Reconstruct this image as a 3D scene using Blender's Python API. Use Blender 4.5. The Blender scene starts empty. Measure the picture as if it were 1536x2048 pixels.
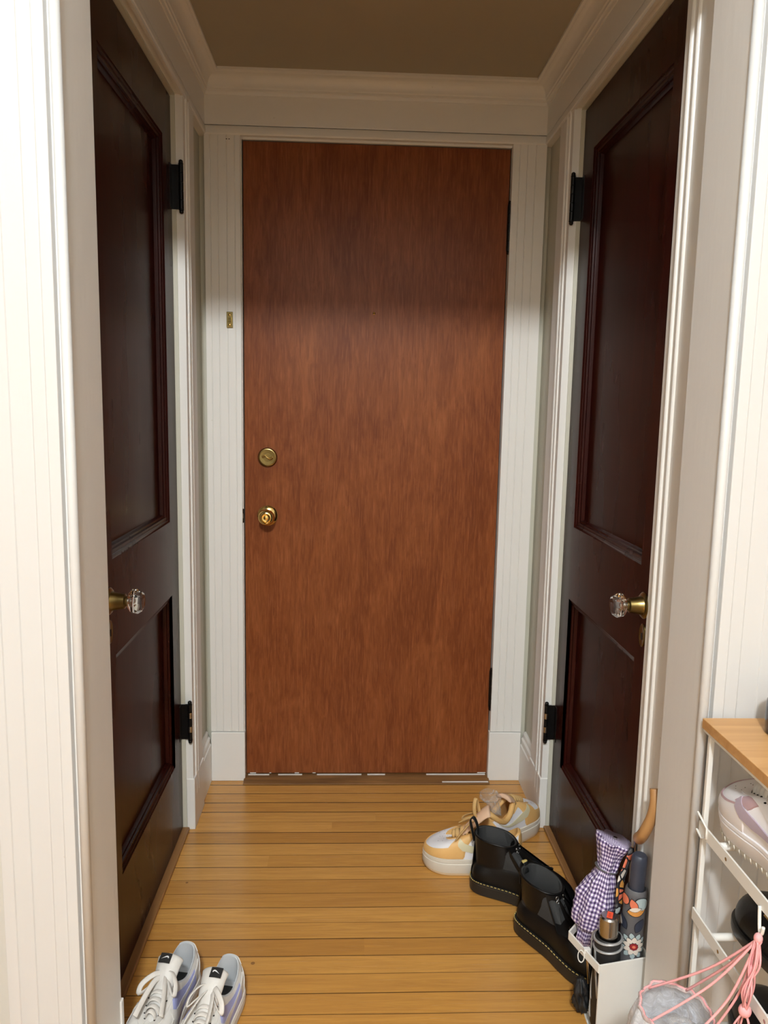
import bpy, bmesh, math, random
from mathutils import Vector, Matrix, noise as mnoise
random.seed(7)
sc = bpy.context.scene
COL = sc.collection
PI = math.pi

# ------------------------------------------------------------------ materials
def new_mat(name):
    m = bpy.data.materials.new(name); m.use_nodes = True
    nt = m.node_tree
    return m, nt, nt.nodes['Principled BSDF']

def N(nt, kind, **kw):
    n = nt.nodes.new(kind)
    for k, v in kw.items():
        if k in n.inputs: n.inputs[k].default_value = v
        else: setattr(n, k, v)
    return n

def mixc(nt, fac, a, b, mode='MIX'):
    n = nt.nodes.new('ShaderNodeMix'); n.data_type = 'RGBA'; n.blend_type = mode
    for sock, val in ((n.inputs[0], fac), (n.inputs[6], a), (n.inputs[7], b)):
        if isinstance(val, bpy.types.NodeSocket): nt.links.new(val, sock)
        elif isinstance(val, (int, float)): sock.default_value = val
        else: sock.default_value = (*val, 1)
    return n.outputs[2]

def ramp(nt, fac, stops):
    r = nt.nodes.new('ShaderNodeValToRGB')
    while len(r.color_ramp.elements) < len(stops): r.color_ramp.elements.new(.5)
    for e, (p, c) in zip(r.color_ramp.elements, stops):
        e.position = p; e.color = (*c, 1) if not isinstance(c, float) else (c, c, c, 1)
    nt.links.new(fac, r.inputs[0])
    return r.outputs[0]

def math_n(nt, op, a, b=None, c=None):
    n = nt.nodes.new('ShaderNodeMath'); n.operation = op
    for i, v in enumerate((a, b, c)):
        if v is None: continue
        if isinstance(v, bpy.types.NodeSocket): nt.links.new(v, n.inputs[i])
        else: n.inputs[i].default_value = v
    return n.outputs[0]

def objco(nt, scale=(1, 1, 1)):
    tc = nt.nodes.new('ShaderNodeTexCoord'); mp = nt.nodes.new('ShaderNodeMapping')
    mp.inputs['Scale'].default_value = scale
    nt.links.new(tc.outputs['Object'], mp.inputs[0])
    return mp.outputs[0]

def noise_tex(nt, co, scale, detail=4, rough=.55, dist=0):
    n = N(nt, 'ShaderNodeTexNoise', Scale=scale, Detail=detail, Roughness=rough, Distortion=dist)
    nt.links.new(co, n.inputs['Vector'])
    return n.outputs['Fac']

def bump(nt, bs, h, strength=.2, dist=.01):
    b = N(nt, 'ShaderNodeBump', Strength=strength, Distance=dist)
    nt.links.new(h, b.inputs['Height']); nt.links.new(b.outputs[0], bs.inputs['Normal'])

def simple(name, col, rough=.5, metal=0., spec=.5, coat=0., var=.12, scale=25., bmp=.08, bscale=60., bdist=.002, **kw):
    """paint / rubber / cloth / metal with a little mottling and surface relief"""
    m, nt, bs = new_mat(name)
    co = objco(nt)
    f = noise_tex(nt, co, scale, 4)
    a = tuple(max(0, c * (1 - var)) for c in col); b = tuple(min(1, c * (1 + var)) for c in col)
    nt.links.new(mixc(nt, f, a, b), bs.inputs['Base Color'])
    bs.inputs['Roughness'].default_value = rough; bs.inputs['Metallic'].default_value = metal
    bs.inputs['Specular IOR Level'].default_value = spec
    bs.inputs['Coat Weight'].default_value = coat; bs.inputs['Coat Roughness'].default_value = .12
    for k, v in kw.items(): bs.inputs[k.replace('_', ' ')].default_value = v
    if bmp: bump(nt, bs, noise_tex(nt, co, bscale, 3), bmp, bdist)
    return m

def paint_mat(name, col, rough=.35, chips=True):
    """many coats of gloss paint: soft relief, brush drag and small bright/dark chips"""
    m, nt, bs = new_mat(name)
    co = objco(nt)
    f = noise_tex(nt, co, 3.5, 4)
    base = mixc(nt, f, tuple(c * .96 for c in col), col)
    if chips:
        v = N(nt, 'ShaderNodeTexVoronoi', Scale=26.); nt.links.new(co, v.inputs['Vector'])
        n2 = noise_tex(nt, co, 9, 2)
        d = math_n(nt, 'LESS_THAN', v.outputs['Distance'], .055)
        d = math_n(nt, 'MULTIPLY', d, math_n(nt, 'GREATER_THAN', n2, .56))
        base = mixc(nt, math_n(nt, 'MULTIPLY', d, .35), base, (.5, .44, .36))
    nt.links.new(base, bs.inputs['Base Color'])
    bs.inputs['Roughness'].default_value = rough
    co2 = objco(nt, (1, 1, .12))
    h = math_n(nt, 'ADD', math_n(nt, 'MULTIPLY', noise_tex(nt, co2, 70, 3), .5), noise_tex(nt, co, 14, 3))
    bump(nt, bs, h, .18, .004)
    return m

def veneer_mat():
    """flat birch door skin stained red-brown: short vertical flecks in mottled bands"""
    m, nt, bs = new_mat('birch_veneer')
    big = noise_tex(nt, objco(nt, (1, 1, .30)), 7., 6, .65, 1.2)
    fleck = noise_tex(nt, objco(nt, (1, 1, .13)), 58, 6, .7, 1.3)
    fine = noise_tex(nt, objco(nt, (1, 1, .06)), 230, 3, .6)
    c = ramp(nt, big, [(.28, (.148, .038, .0100)), (.5, (.210, .060, .0165)), (.75, (.280, .090, .0270))])
    c = mixc(nt, math_n(nt, 'MULTIPLY', ramp(nt, fleck, [(.42, 0.), (.62, 1.)]), .46), c, (.105, .021, .0060))
    c = mixc(nt, math_n(nt, 'MULTIPLY', ramp(nt, fine, [(.5, 0.), (.75, 1.)]), .34), c, (.42, .155, .060))
    nt.links.new(c, bs.inputs['Base Color'])
    nt.links.new(math_n(nt, 'MULTIPLY_ADD', fleck, .15, .29), bs.inputs['Roughness'])
    bs.inputs['Specular IOR Level'].default_value = .20
    bump(nt, bs, fine, .06, .002)
    return m

def mahogany_mat():
    m, nt, bs = new_mat('dark_mahogany')
    g = noise_tex(nt, objco(nt, (1, 1, .04)), 60, 5, .65, .6)
    b = noise_tex(nt, objco(nt, (1, 1, .25)), 6, 3)
    c = ramp(nt, g, [(.3, (.014, .0022, .0018)), (.7, (.036, .0052, .0034))])
    c = mixc(nt, math_n(nt, 'MULTIPLY', b, .5), c, (.019, .0030, .0023))
    nt.links.new(c, bs.inputs['Base Color'])
    nt.links.new(math_n(nt, 'MULTIPLY_ADD', b, .12, .22), bs.inputs['Roughness'])
    bs.inputs['Specular IOR Level'].default_value = .13
    bump(nt, bs, g, .035, .002)
    return m

def floor_mat():
    """2 1/4 inch varnished maple/oak strip boards, laid across the hall"""
    m, nt, bs = new_mat('strip_wood_floor')
    tc = nt.nodes.new('ShaderNodeTexCoord'); sp = nt.nodes.new('ShaderNodeSeparateXYZ')
    nt.links.new(tc.outputs['Object'], sp.inputs[0])
    X, Y = sp.outputs[0], sp.outputs[1]
    wob = math_n(nt, 'MULTIPLY', math_n(nt, 'SUBTRACT', noise_tex(nt, objco(nt, (1, 6, 1)), 2.2, 1), .5), .004)
    yb = math_n(nt, 'DIVIDE', math_n(nt, 'ADD', math_n(nt, 'ADD', Y, .567), wob), .0571)
    row = math_n(nt, 'FLOOR', yb); fy = math_n(nt, 'FRACT', yb)
    wn = nt.nodes.new('ShaderNodeTexWhiteNoise'); wn.noise_dimensions = '1D'; nt.links.new(row, wn.inputs['W'])
    xb = math_n(nt, 'ADD', math_n(nt, 'DIVIDE', X, 3.4), math_n(nt, 'MULTIPLY', wn.outputs['Value'], 7.3))
    colx = math_n(nt, 'FLOOR', xb); fx = None
    cmb = nt.nodes.new('ShaderNodeCombineXYZ'); nt.links.new(row, cmb.inputs[0]); nt.links.new(colx, cmb.inputs[1])
    w2 = nt.nodes.new('ShaderNodeTexWhiteNoise'); w2.noise_dimensions = '2D'; nt.links.new(cmb.outputs[0], w2.inputs['Vector'])
    bid = w2.outputs['Value']
    # grain, shifted per board
    c2 = nt.nodes.new('ShaderNodeCombineXYZ')
    nt.links.new(math_n(nt, 'MULTIPLY_ADD', bid, 31., math_n(nt, 'MULTIPLY', X, .55)), c2.inputs[0])
    nt.links.new(math_n(nt, 'MULTIPLY', Y, 9.), c2.inputs[1]); nt.links.new(math_n(nt, 'MULTIPLY', row, .37), c2.inputs[2])
    grain = noise_tex(nt, c2.outputs[0], 7, 5, .65, 1.2)
    c3 = nt.nodes.new('ShaderNodeCombineXYZ')
    nt.links.new(math_n(nt, 'MULTIPLY_ADD', bid, 13., math_n(nt, 'MULTIPLY', X, 2.)), c3.inputs[0])
    nt.links.new(math_n(nt, 'MULTIPLY', Y, 120.), c3.inputs[1])
    pores = noise_tex(nt, c3.outputs[0], 5, 3, .6, .3)
    c = ramp(nt, bid, [(0., (.47, .222, .046)), (.45, (.56, .276, .060)), (1., (.66, .340, .083))])
    c = mixc(nt, math_n(nt, 'MULTIPLY', ramp(nt, grain, [(.35, 0.), (.7, 1.)]), .45), c, (.30, .125, .032))
    c = mixc(nt, math_n(nt, 'MULTIPLY', ramp(nt, pores, [(.5, 0.), (.8, 1.)]), .35), c, (.22, .085, .022))
    # a few knots and dents
    v = N(nt, 'ShaderNodeTexVoronoi', Scale=7.5); nt.links.new(tc.outputs['Object'], v.inputs['Vector'])
    c = mixc(nt, math_n(nt, 'MULTIPLY', math_n(nt, 'LESS_THAN', v.outputs['Distance'], .035), .6), c, (.10, .035, .012))
    # seams, each with its own darkness
    wr = nt.nodes.new('ShaderNodeTexWhiteNoise'); wr.noise_dimensions = '1D'
    nt.links.new(math_n(nt, 'ADD', math_n(nt, 'FLOOR', math_n(nt, 'ADD', yb, .5)), 51.7), wr.inputs['W'])
    ed = math_n(nt, 'MINIMUM', fy, math_n(nt, 'SUBTRACT', 1., fy))
    sw = math_n(nt, 'MULTIPLY_ADD', wr.outputs['Value'], .022, .017)
    seam = math_n(nt, 'SUBTRACT', 1., math_n(nt, 'MINIMUM', math_n(nt, 'DIVIDE', ed, sw), 1.))
    seam = math_n(nt, 'MINIMUM', math_n(nt, 'MULTIPLY', seam, 2.2), 1.)
    c = mixc(nt, math_n(nt, 'MULTIPLY', seam, math_n(nt, 'MULTIPLY_ADD', wr.outputs['Value'], .35, .64)), c, (.028, .010, .004))
    nt.links.new(c, bs.inputs['Base Color'])
    nt.links.new(math_n(nt, 'MULTIPLY_ADD', pores, .16, .17), bs.inputs['Roughness'])
    bs.inputs['Specular IOR Level'].default_value = .5
    h = math_n(nt, 'SUBTRACT', math_n(nt, 'MULTIPLY', grain, .15), seam)
    bump(nt, bs, h, .35, .002)
    return m

def grain_mat(name, c1, c2, scale=(1, .06, 1), rough=.4):
    m, nt, bs = new_mat(name)
    g = noise_tex(nt, objco(nt, scale), 45, 5, .6, .7)
    nt.links.new(ramp(nt, g, [(.3, c1), (.7, c2)]), bs.inputs['Base Color'])
    bs.inputs['Roughness'].default_value = rough
    bump(nt, bs, g, .05, .002)
    return m

def gingham_mat():
    m, nt, bs = new_mat('purple_gingham_cloth')
    uv = nt.nodes.new('ShaderNodeTexCoord'); sp = nt.nodes.new('ShaderNodeSeparateXYZ')
    nt.links.new(uv.outputs['UV'], sp.inputs[0])
    a = math_n(nt, 'GREATER_THAN', math_n(nt, 'FRACT', math_n(nt, 'MULTIPLY', sp.outputs[0], 34.)), .5)
    b = math_n(nt, 'GREATER_THAN', math_n(nt, 'FRACT', math_n(nt, 'MULTIPLY', sp.outputs[1], 26.)), .5)
    s = math_n(nt, 'MULTIPLY', math_n(nt, 'ADD', a, b), .5)
    nt.links.new(ramp(nt, s, [(.1, (.80, .76, .84)), (.5, (.27, .20, .38)), (.95, (.035, .020, .075))]), bs.inputs['Base Color'])
    bs.inputs['Roughness'].default_value = .6
    return m

def plastic_film(name, col, alpha, rough=.25):
    m, nt, bs = new_mat(name)
    out = nt.nodes['Material Output']
    co = objco(nt)
    v = noise_tex(nt, co, 35, 5, .7, 1.5)
    nt.links.new(mixc(nt, v, tuple(c * .85 for c in col), col), bs.inputs['Base Color'])
    bs.inputs['Roughness'].default_value = rough
    bs.inputs['Specular IOR Level'].default_value = .7
    bump(nt, bs, v, .6, .006)
    tr = nt.nodes.new('ShaderNodeBsdfTransparent'); mx = nt.nodes.new('ShaderNodeMixShader')
    nt.links.new(math_n(nt, 'MULTIPLY_ADD', ramp(nt, v, [(.45, 0.), (.65, 1.)]), .35, alpha), mx.inputs[0])
    nt.links.new(tr.outputs[0], mx.inputs[1]); nt.links.new(bs.outputs[0], mx.inputs[2])
    nt.links.new(mx.outputs[0], out.inputs['Surface'])
    return m

M = {}
M['trim'] = paint_mat('white_gloss_paint', (.80, .785, .75), .36)
M['trim_darkened'] = paint_mat('trim_paint_darkened_for_lamp', (.60, .595, .585), .42)  # room-side copy of the white trim paint, darkened to offset the lamp's overexposure
M['jamb'] = paint_mat('white_jamb_paint', (.78, .765, .74), .42, chips=False)
M['wall'] = paint_mat('greige_wall_paint', (.56, .545, .455), .55, chips=False)
M['roomwall'] = paint_mat('cream_wall_paint', (.58, .565, .52), .6, chips=False)
M['ceil'] = paint_mat('olive_beige_ceiling_paint', (.42, .375, .275), .6, chips=False)
M['roomceil'] = paint_mat('white_ceiling_paint', (.68, .67, .65), .7, chips=False)
M['veneer'] = veneer_mat(); M['mahog'] = mahogany_mat(); M['floor'] = floor_mat()
M['sill'] = grain_mat('worn_sill_wood', (.10, .045, .014), (.27, .13, .042), (.06, 1, 1), .45)
M['strip'] = grain_mat('varnished_strip_wood', (.19, .085, .026), (.33, .16, .052), (1, .05, 1), .4)
M['rackwood'] = grain_mat('honey_wood_board', (.46, .24, .085), (.60, .335, .135), (.045, 1, 1), .42)
M['crook'] = grain_mat('tan_wood_handle', (.36, .18, .065), (.46, .25, .095), (1, 1, .1), .35)
M['brass'] = simple('polished_brass', (.80, .58, .22), .14, 1., var=.06, bmp=.02)
M['oldbrass'] = simple('aged_brass', (.26, .19, .07), .30, 1., var=.3, bmp=.06)
M['iron'] = simple('black_iron', (.012, .011, .011), .32, .6, var=.3, bmp=.1)
M['steel'] = simple('worn_steel', (.55, .54, .52), .25, 1., var=.2)
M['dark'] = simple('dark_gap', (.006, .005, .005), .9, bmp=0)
M['white_metal'] = simple('white_powder_coat', (.80, .79, .75), .38, var=.03, bmp=.05, bscale=300, bdist=.0005)
M['white_lea'] = simple('scuffed_white_leather', (.62, .60, .57), .48, var=.22, scale=30, bmp=.15, bscale=220, bdist=.0012)
M['clean_lea'] = simple('clean_white_leather', (.80, .79, .82), .45, var=.05, bmp=.1, bscale=260, bdist=.001)
M['white_sole'] = simple('white_rubber', (.70, .67, .62), .5, var=.14, scale=20)
M['grey_lining'] = simple('pale_grey_lining', (.50, .52, .54), .85, var=.08, bmp=.2, bscale=500, bdist=.0008)
M['lavender'] = simple('lavender_leather', (.35, .38, .66), .45, var=.08)
M['lilac'] = simple('dusty_lilac_leather', (.42, .35, .42), .5, var=.1)
M['pinkedge'] = simple('dusty_pink_edging', (.44, .30, .32), .6, var=.1)
M['lace_w'] = simple('white_cotton_lace', (.66, .63, .59), .8, var=.12, scale=60, bmp=.3, bscale=700, bdist=.0008)
M['tan_lea'] = simple('yellow_tan_leather', (.74, .44, .16), .5, var=.09, bmp=.1, bscale=220, bdist=.001)
M['cream_lea'] = simple('pale_cream_leather', (.66, .60, .40), .5, var=.05, bmp=.08)
M['peach'] = simple('peach_tongue_fabric', (.74, .49, .33), .7, var=.07)
M['lace_t'] = simple('tan_cotton_lace', (.60, .38, .15), .8, var=.15, scale=60, bmp=.3, bscale=700, bdist=.0008)
M['cream_sole'] = simple('cream_platform_rubber', (.68, .63, .54), .5, var=.09, scale=18)
M['gum'] = simple('pale_gum_rubber', (.66, .49, .31), .5, var=.1)
M['boot'] = simple('black_polished_leather', (.0055, .0050, .0050), .36, spec=.26, var=.3, bmp=.14, bscale=160, bdist=.0012)
M['boot_in'] = simple('dark_grey_boot_lining', (.030, .030, .030), .85, var=.15, bmp=.2, bscale=400, bdist=.001)
M['boot_sole'] = simple('black_rubber_sole', (.014, .013, .012), .42, var=.3)
M['lace_b'] = simple('black_lace', (.006, .006, .006), .6, var=.2)
M['welt'] = simple('yellow_welt_thread', (.52, .40, .13), .6, var=.2)
M['black'] = simple('black_nylon', (.010, .010, .011), .55, var=.3, bmp=.25, bscale=90, bdist=.004)
M['black_label'] = simple('black_label', (.012, .012, .012), .5, bmp=0)
M['insole'] = simple('black_insole_print', (.010, .010, .012), .6, bmp=0)
M['pure_white'] = simple('white_print', (.80, .80, .80), .5, bmp=0)
M['gingham'] = gingham_mat()
m, nt, bs = new_mat('bold_flower_print')
v1 = N(nt, 'ShaderNodeTexVoronoi', Scale=62.); v2 = N(nt, 'ShaderNodeTexVoronoi', Scale=62., feature='DISTANCE_TO_EDGE')
co_ = objco(nt); nt.links.new(co_, v1.inputs['Vector']); nt.links.new(co_, v2.inputs['Vector'])
wn_ = nt.nodes.new('ShaderNodeTexWhiteNoise'); nt.links.new(v1.outputs['Color'], wn_.inputs['Vector'])
cr_ = ramp(nt, wn_.outputs['Value'], [(0, (.68, .17, .09)), (.28, (.10, .10, .105)), (.5, (.45, .52, .53)), (.66, (.60, .28, .06)), (.82, (.70, .64, .57))])
cr_.node.color_ramp.interpolation = 'CONSTANT'
nt.links.new(mixc(nt, math_n(nt, 'LESS_THAN', v2.outputs['Distance'], .10), cr_, (.012, .012, .016)), bs.inputs['Base Color'])
bs.inputs['Roughness'].default_value = .6
M['print'] = m
M['floral'] = simple('grey_umbrella_cloth', (.105, .100, .105), .6, var=.08)
M['navy'] = simple('navy_grip', (.035, .041, .062), .42, var=.08)
M['f_blue'] = simple('pale_blue_print', (.42, .52, .53), .6, var=.05, bmp=0)
M['f_cream'] = simple('cream_print', (.74, .66, .58), .6, var=.05, bmp=0)
M['f_orange'] = simple('orange_print', (.62, .27, .06), .6, var=.1, bmp=0)
M['f_coral'] = simple('coral_print', (.72, .19, .10), .6, var=.1, bmp=0)
M['f_red'] = simple('dark_red_print', (.27, .012, .016), .6, var=.1, bmp=0)
M['f_line'] = simple('black_print', (.012, .012, .016), .6, bmp=0)
M['f_navy'] = simple('navy_print', (.030, .036, .060), .6, bmp=0)
M['silver'] = simple('brushed_silver', (.42, .40, .37), .24, 1., var=.06, bmp=.03)
M['silver_rib'] = simple('grey_reflective_piping', (.40, .40, .40), .35, .4, var=.1)
M['sticker'] = simple('orange_red_sticker', (.88, .10, .035), .5, var=.04, bmp=0)
M['grey_cord'] = simple('grey_cord', (.22, .20, .19), .6)
M['pink'] = simple('pink_cord', (.86, .40, .41), .55, var=.08, bmp=.2, bscale=400, bdist=.001)
M['film'] = plastic_film('cloudy_plastic_film', (.86, .88, .94), .72)
M['clearfilm'] = plastic_film('clear_plastic_film', (.80, .78, .74), .12)
M['rimfilm'] = plastic_film('pink_edged_film', (.88, .74, .72), .40)
M['bagfill'] = simple('pale_grey_wadding', (.86, .87, .90), .6, var=.2, scale=20, bmp=.5, bscale=25, bdist=.02)
M['gold'] = simple('gold_buckle', (.78, .60, .28), .22, 1., var=.1)
M['jarnavy'] = simple('dark_navy_glazed', (.008, .009, .022), .2, coat=.4)
m, nt, bs = new_mat('clear_cut_glass')
bs.inputs['Base Color'].default_value = (.95, .93, .92, 1); bs.inputs['Transmission Weight'].default_value = 1
bs.inputs['Roughness'].default_value = .02; bs.inputs['IOR'].default_value = 1.5
bump(nt, bs, noise_tex(nt, objco(nt), 60, 1), .02, .002)
M['glass'] = m

# ------------------------------------------------------------------ mesh helpers
class MB:
    def __init__(s): s.v = []; s.f = []; s.uv = {}
    def box(s, x0, x1, y0, y1, z0, z1):
        b = len(s.v)
        s.v += [(x, y, z) for z in (z0, z1) for y in (y0, y1) for x in (x0, x1)]
        s.f += [tuple(b + i for i in q) for q in ((0, 2, 3, 1), (4, 5, 7, 6), (0, 1, 5, 4), (2, 6, 7, 3), (0, 4, 6, 2), (1, 3, 7, 5))]
        return s
    def rings(s, rings, closed=True, cap0=False, cap1=False, uv=None):
        b = len(s.v); n = len(rings[0])
        for r in rings: s.v += [tuple(p) for p in r]
        m = n if closed else n - 1
        for i in range(len(rings) - 1):
            for j in range(m):
                k = (j + 1) % n
                if uv: s.uv[len(s.f)] = [uv(i, j), uv(i, j + 1), uv(i + 1, j + 1), uv(i + 1, j)]
                s.f.append((b + i * n + j, b + i * n + k, b + (i + 1) * n + k, b + (i + 1) * n + j))
        if cap0: s.f.append(tuple(b + j for j in reversed(range(n))))
        if cap1: s.f.append(tuple(b + (len(rings) - 1) * n + j for j in range(n)))
        return s
    def prism_z(s, prof, z0, z1):
        return s.rings([[(x, y, z0) for x, y in prof], [(x, y, z1) for x, y in prof]], True, True, True)
    def lathe(s, prof, n=32, mat=Matrix(), cap0=False, cap1=False):
        rings = []
        for r, z in prof:
            rings.append([mat @ Vector((r * math.cos(2 * PI * i / n), r * math.sin(2 * PI * i / n), z)) for i in range(n)])
        return s.rings(rings, True, cap0, cap1)
    def tube(s, pts, r, n=8, closed=False, ry=None, up=None, cap=True):
        P = [Vector(p) for p in pts]; L = len(P)
        rings = []; prev = None
        for i in range(L):
            if closed: t = P[(i + 1) % L] - P[i - 1]
            else: t = P[min(i + 1, L - 1)] - P[max(i - 1, 0)]
            if t.length < 1e-9: t = Vector((0, 0, 1))
            t.normalize()
            if up is not None:
                a = Vector(up).cross(t)
                if a.length < 1e-3: a = t.orthogonal()
            elif prev is None: a = t.orthogonal()
            else: a = prev - t * prev.dot(t)
            a.normalize(); prev = a; c = t.cross(a)
            rr = r(i / max(1, L - 1)) if callable(r) else r
            r2 = rr if ry is None else ry
            rings.append([P[i] + a * rr * math.cos(2 * PI * k / n) + c * r2 * math.sin(2 * PI * k / n) for k in range(n)])
        if closed: rings.append(rings[0])
        return s.rings(rings, True, cap and not closed, cap and not closed)
    def ball(s, c, rx, ry=None, rz=None, n=14, m=9):
        ry = rx if ry is None else ry; rz = rx if rz is None else rz
        rings = []
        for i in range(m + 1):
            th = PI * i / m; q = max(math.sin(th), 1e-3)
            rings.append([(c[0] + rx * q * math.cos(2 * PI * j / n), c[1] + ry * q * math.sin(2 * PI * j / n), c[2] - rz * math.cos(th)) for j in range(n)])
        return s.rings(rings, True, True, True)
    def build(s, name, mat, parent=None, smooth=None, bevel=0., seg=2, loc=None, rot=None):
        me = bpy.data.meshes.new(name)
        me.from_pydata([tuple(v) for v in s.v], [], s.f)
        if s.uv:
            ul = me.uv_layers.new(name='UVMap')
            for p in me.polygons:
                q = s.uv.get(p.index)
                if q:
                    for li, c in zip(p.loop_indices, q): ul.data[li].uv = c
        bm = bmesh.new(); bm.from_mesh(me)
        if not s.uv: bmesh.ops.remove_doubles(bm, verts=bm.verts, dist=1e-6)
        bmesh.ops.recalc_face_normals(bm, faces=bm.faces)
        bm.to_mesh(me); bm.free()
        me.materials.append(mat)
        o = bpy.data.objects.new(name, me); COL.objects.link(o)
        if parent is not None: o.parent = parent
        if loc is not None: o.location = loc
        if rot is not None: o.rotation_euler = rot
        if bevel:
            b = o.modifiers.new('bevel', 'BEVEL'); b.width = bevel; b.segments = seg; b.limit_method = 'ANGLE'; b.angle_limit = math.radians(40)
        if smooth is not None:
            me.polygons.foreach_set('use_smooth', [True] * len(me.polygons))
            if smooth < 179:
                me.set_sharp_from_angle(angle=math.radians(smooth))
        return o

def cat(P, n, closed=False):
    """Catmull-Rom through P with n points per span"""
    P = [Vector(p) for p in P]; L = len(P); out = []
    spans = L if closed else L - 1
    for i in range(spans):
        g = (lambda k: P[k % L]) if closed else (lambda k: P[min(max(k, 0), L - 1)])
        a, b, c, d = g(i - 1), g(i), g(i + 1), g(i + 2)
        for j in range(n):
            t = j / n
            out.append(.5 * ((2 * b) + (c - a) * t + (2 * a - 5 * b + 4 * c - d) * t * t + (3 * b - a - 3 * c + d) * t ** 3))
    if not closed: out.append(P[-1].copy())
    return out

def empty(name, loc, rz=0., label=None, category=None, group=None, kind=None, rot=None):
    o = bpy.data.objects.new(name, None); COL.objects.link(o)
    o.location = loc; o.rotation_euler = rot if rot else (0, 0, rz); o.empty_display_size = .05
    tag(o, label, category, group, kind)
    return o

def tag(o, label=None, category=None, group=None, kind=None):
    if label: o['label'] = label
    if category: o['category'] = category
    if group: o['group'] = group
    if kind: o['kind'] = kind
    return o

def struct(o, label, category):
    return tag(o, label, category, None, 'structure')

def sweep_walls(prof, y0, XL, XR, YB):
    """profile (u = distance off the wall, z) run along the left, back and right walls with mitred corners"""
    path = [lambda u: (XL + u, y0), lambda u: (XL + u, YB - u), lambda u: (XR - u, YB - u), lambda u: (XR - u, y0)]
    return [[(*p(u), z) for u, z in prof] for p in path]

def seg_profile(cuts, w, t, steps=None, groove=.0025, gd=.003, beads=()):
    """casing section from u=0 to u=w, thickness t: V-grooves at cuts, half-round beads at (u, r)"""
    ev = [(c, 'g', None) for c in cuts] + [(u, 'b', r) for u, r in beads]
    ev.sort(); out = [(0, 0), (0, t)]
    for u, k, r in ev:
        if k == 'g': out += [(u - groove, t), (u, t - gd), (u + groove, t)]
        else:
            out += [(u - r, t)]
            for i in range(1, 8):
                a = PI - PI * i / 8
                out.append((u + r * math.cos(a), t + r * math.sin(a) * .9))
            out += [(u + r, t)]
    out += [(w, t), (w, 0)]
    return out

# ------------------------------------------------------------------ room shell
WL, WR = -.537, .530          # hall wall planes
FL, FR = -.517, .511          # casing faces on the hall walls
DL, DR = -.548, .540          # closet door faces
CZ = 2.212                    # hall ceiling
OY0, OY1 = -1.270, -1.125     # opening: room side, hall side
OL, OR = -.489, .515          # opening jamb faces
HZ = 2.035                    # heads

struct(MB().box(-2.4, 2.4, -5.4, .08, -.05, 0).build('floor', M['floor']), 'narrow varnished honey wood strip floor', 'floor')
c = MB().box(-.60, .60, OY1 - .02, .06, CZ, CZ + .05)
struct(c.build('ceiling', M['ceil']), 'olive beige plaster ceiling of the little hall', 'ceiling')
struct(MB().box(-2.4, 2.4, -5.4, OY0 + .03, 3.28, 3.33).build('ceiling.001', M['roomceil']), 'white ceiling of the room in front of the hall', 'ceiling')
# back wall around the entry door
b = MB().box(-.60, -.425, 0, .06, 0, CZ).box(.425, .60, 0, .06, 0, CZ).box(-.425, .425, 0, .06, 2.05, CZ)
struct(b.build('wall_back', M['wall']), 'end wall of the hall around the entry door', 'wall')
def side_wall(name, x0, x1):
    g = .018 if x0 > 0 else -.018
    b = MB().box(x0, x1, -.322, 0, 0, CZ).box(x0 + g, x1 + g, OY1, -.978, 0, CZ).box(x0, x1, -.978, -.322, HZ, CZ).box(x0, x1, OY1, -.978, HZ + .002, CZ)
    return b.build(name, M['wall'])
struct(side_wall('wall_left', WL - .06, WL), 'wall beside the dark closet door with the hinges beside the entry door strike side', 'wall')
struct(side_wall('wall_right', WR, WR + .06), 'wall beside the dark closet door behind the boots', 'wall')
# room-side wall with the cased opening
b = MB().box(-2.4, OL - .02, OY0 + .025, OY1, 0, 3.28).box(OR + .02, 2.4, OY0 + .025, OY1, 0, 3.28).box(OL - .02, OR + .02, OY0 + .025, OY1, HZ + .02, 3.28)
struct(b.build('wall_front', M['roomwall']), 'pale wall with the wide cased opening into the hall', 'wall')
struct(MB().box(-2.45, -2.4, -5.4, OY0, 0, 3.28).build('wall_room_left', M['roomwall']), 'cream room wall', 'wall')
struct(MB().box(2.4, 2.45, -5.4, OY0, 0, 3.28).build('wall_room_right', M['roomwall']), 'cream room wall opposite', 'wall')
struct(MB().box(-2.4, 2.4, -5.45, -5.4, 0, 3.28).build('wall_room_back', M['roomwall']), 'cream room wall behind', 'wall')

# crown and frieze band
prof = [(0, 2.150), (.004, 2.150), (.006, 2.158), (.010, 2.160), (.010, 2.166), (.013, 2.169)]
for i in range(9):
    a = i / 8 * PI / 2
    prof.append((.013 + .026 * (1 - math.cos(a)), 2.169 + .032 * math.sin(a)))
prof += [(.041, 2.203), (.046, 2.205), (.046, CZ), (0, CZ)]
struct(MB().rings(sweep_walls(prof, OY1, FL, FR, -.02), False).build('trim_1', M['trim'], smooth=35), 'white crown moulding round the hall ceiling', 'moulding')
prof = [(-.045, 2.068), (0, 2.068), (.0005, 2.070), (.0005, 2.150), (-.045, 2.150)]
struct(MB().rings(sweep_walls(prof, OY1, FL, FR, -.02), False).build('trim_2', M['trim']), 'flat white frieze board under the crown moulding', 'moulding')
prof = [(-.045, 2.040), (.001, 2.040), (.004, 2.044), (.004, 2.060), (.001, 2.0655), (-.045, 2.0655)]
struct(MB().rings(sweep_walls(prof, OY1, FL, FR, -.02), False).build('trim_3', M['trim'], smooth=35), 'thin white picture band over the door heads', 'moulding')

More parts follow.
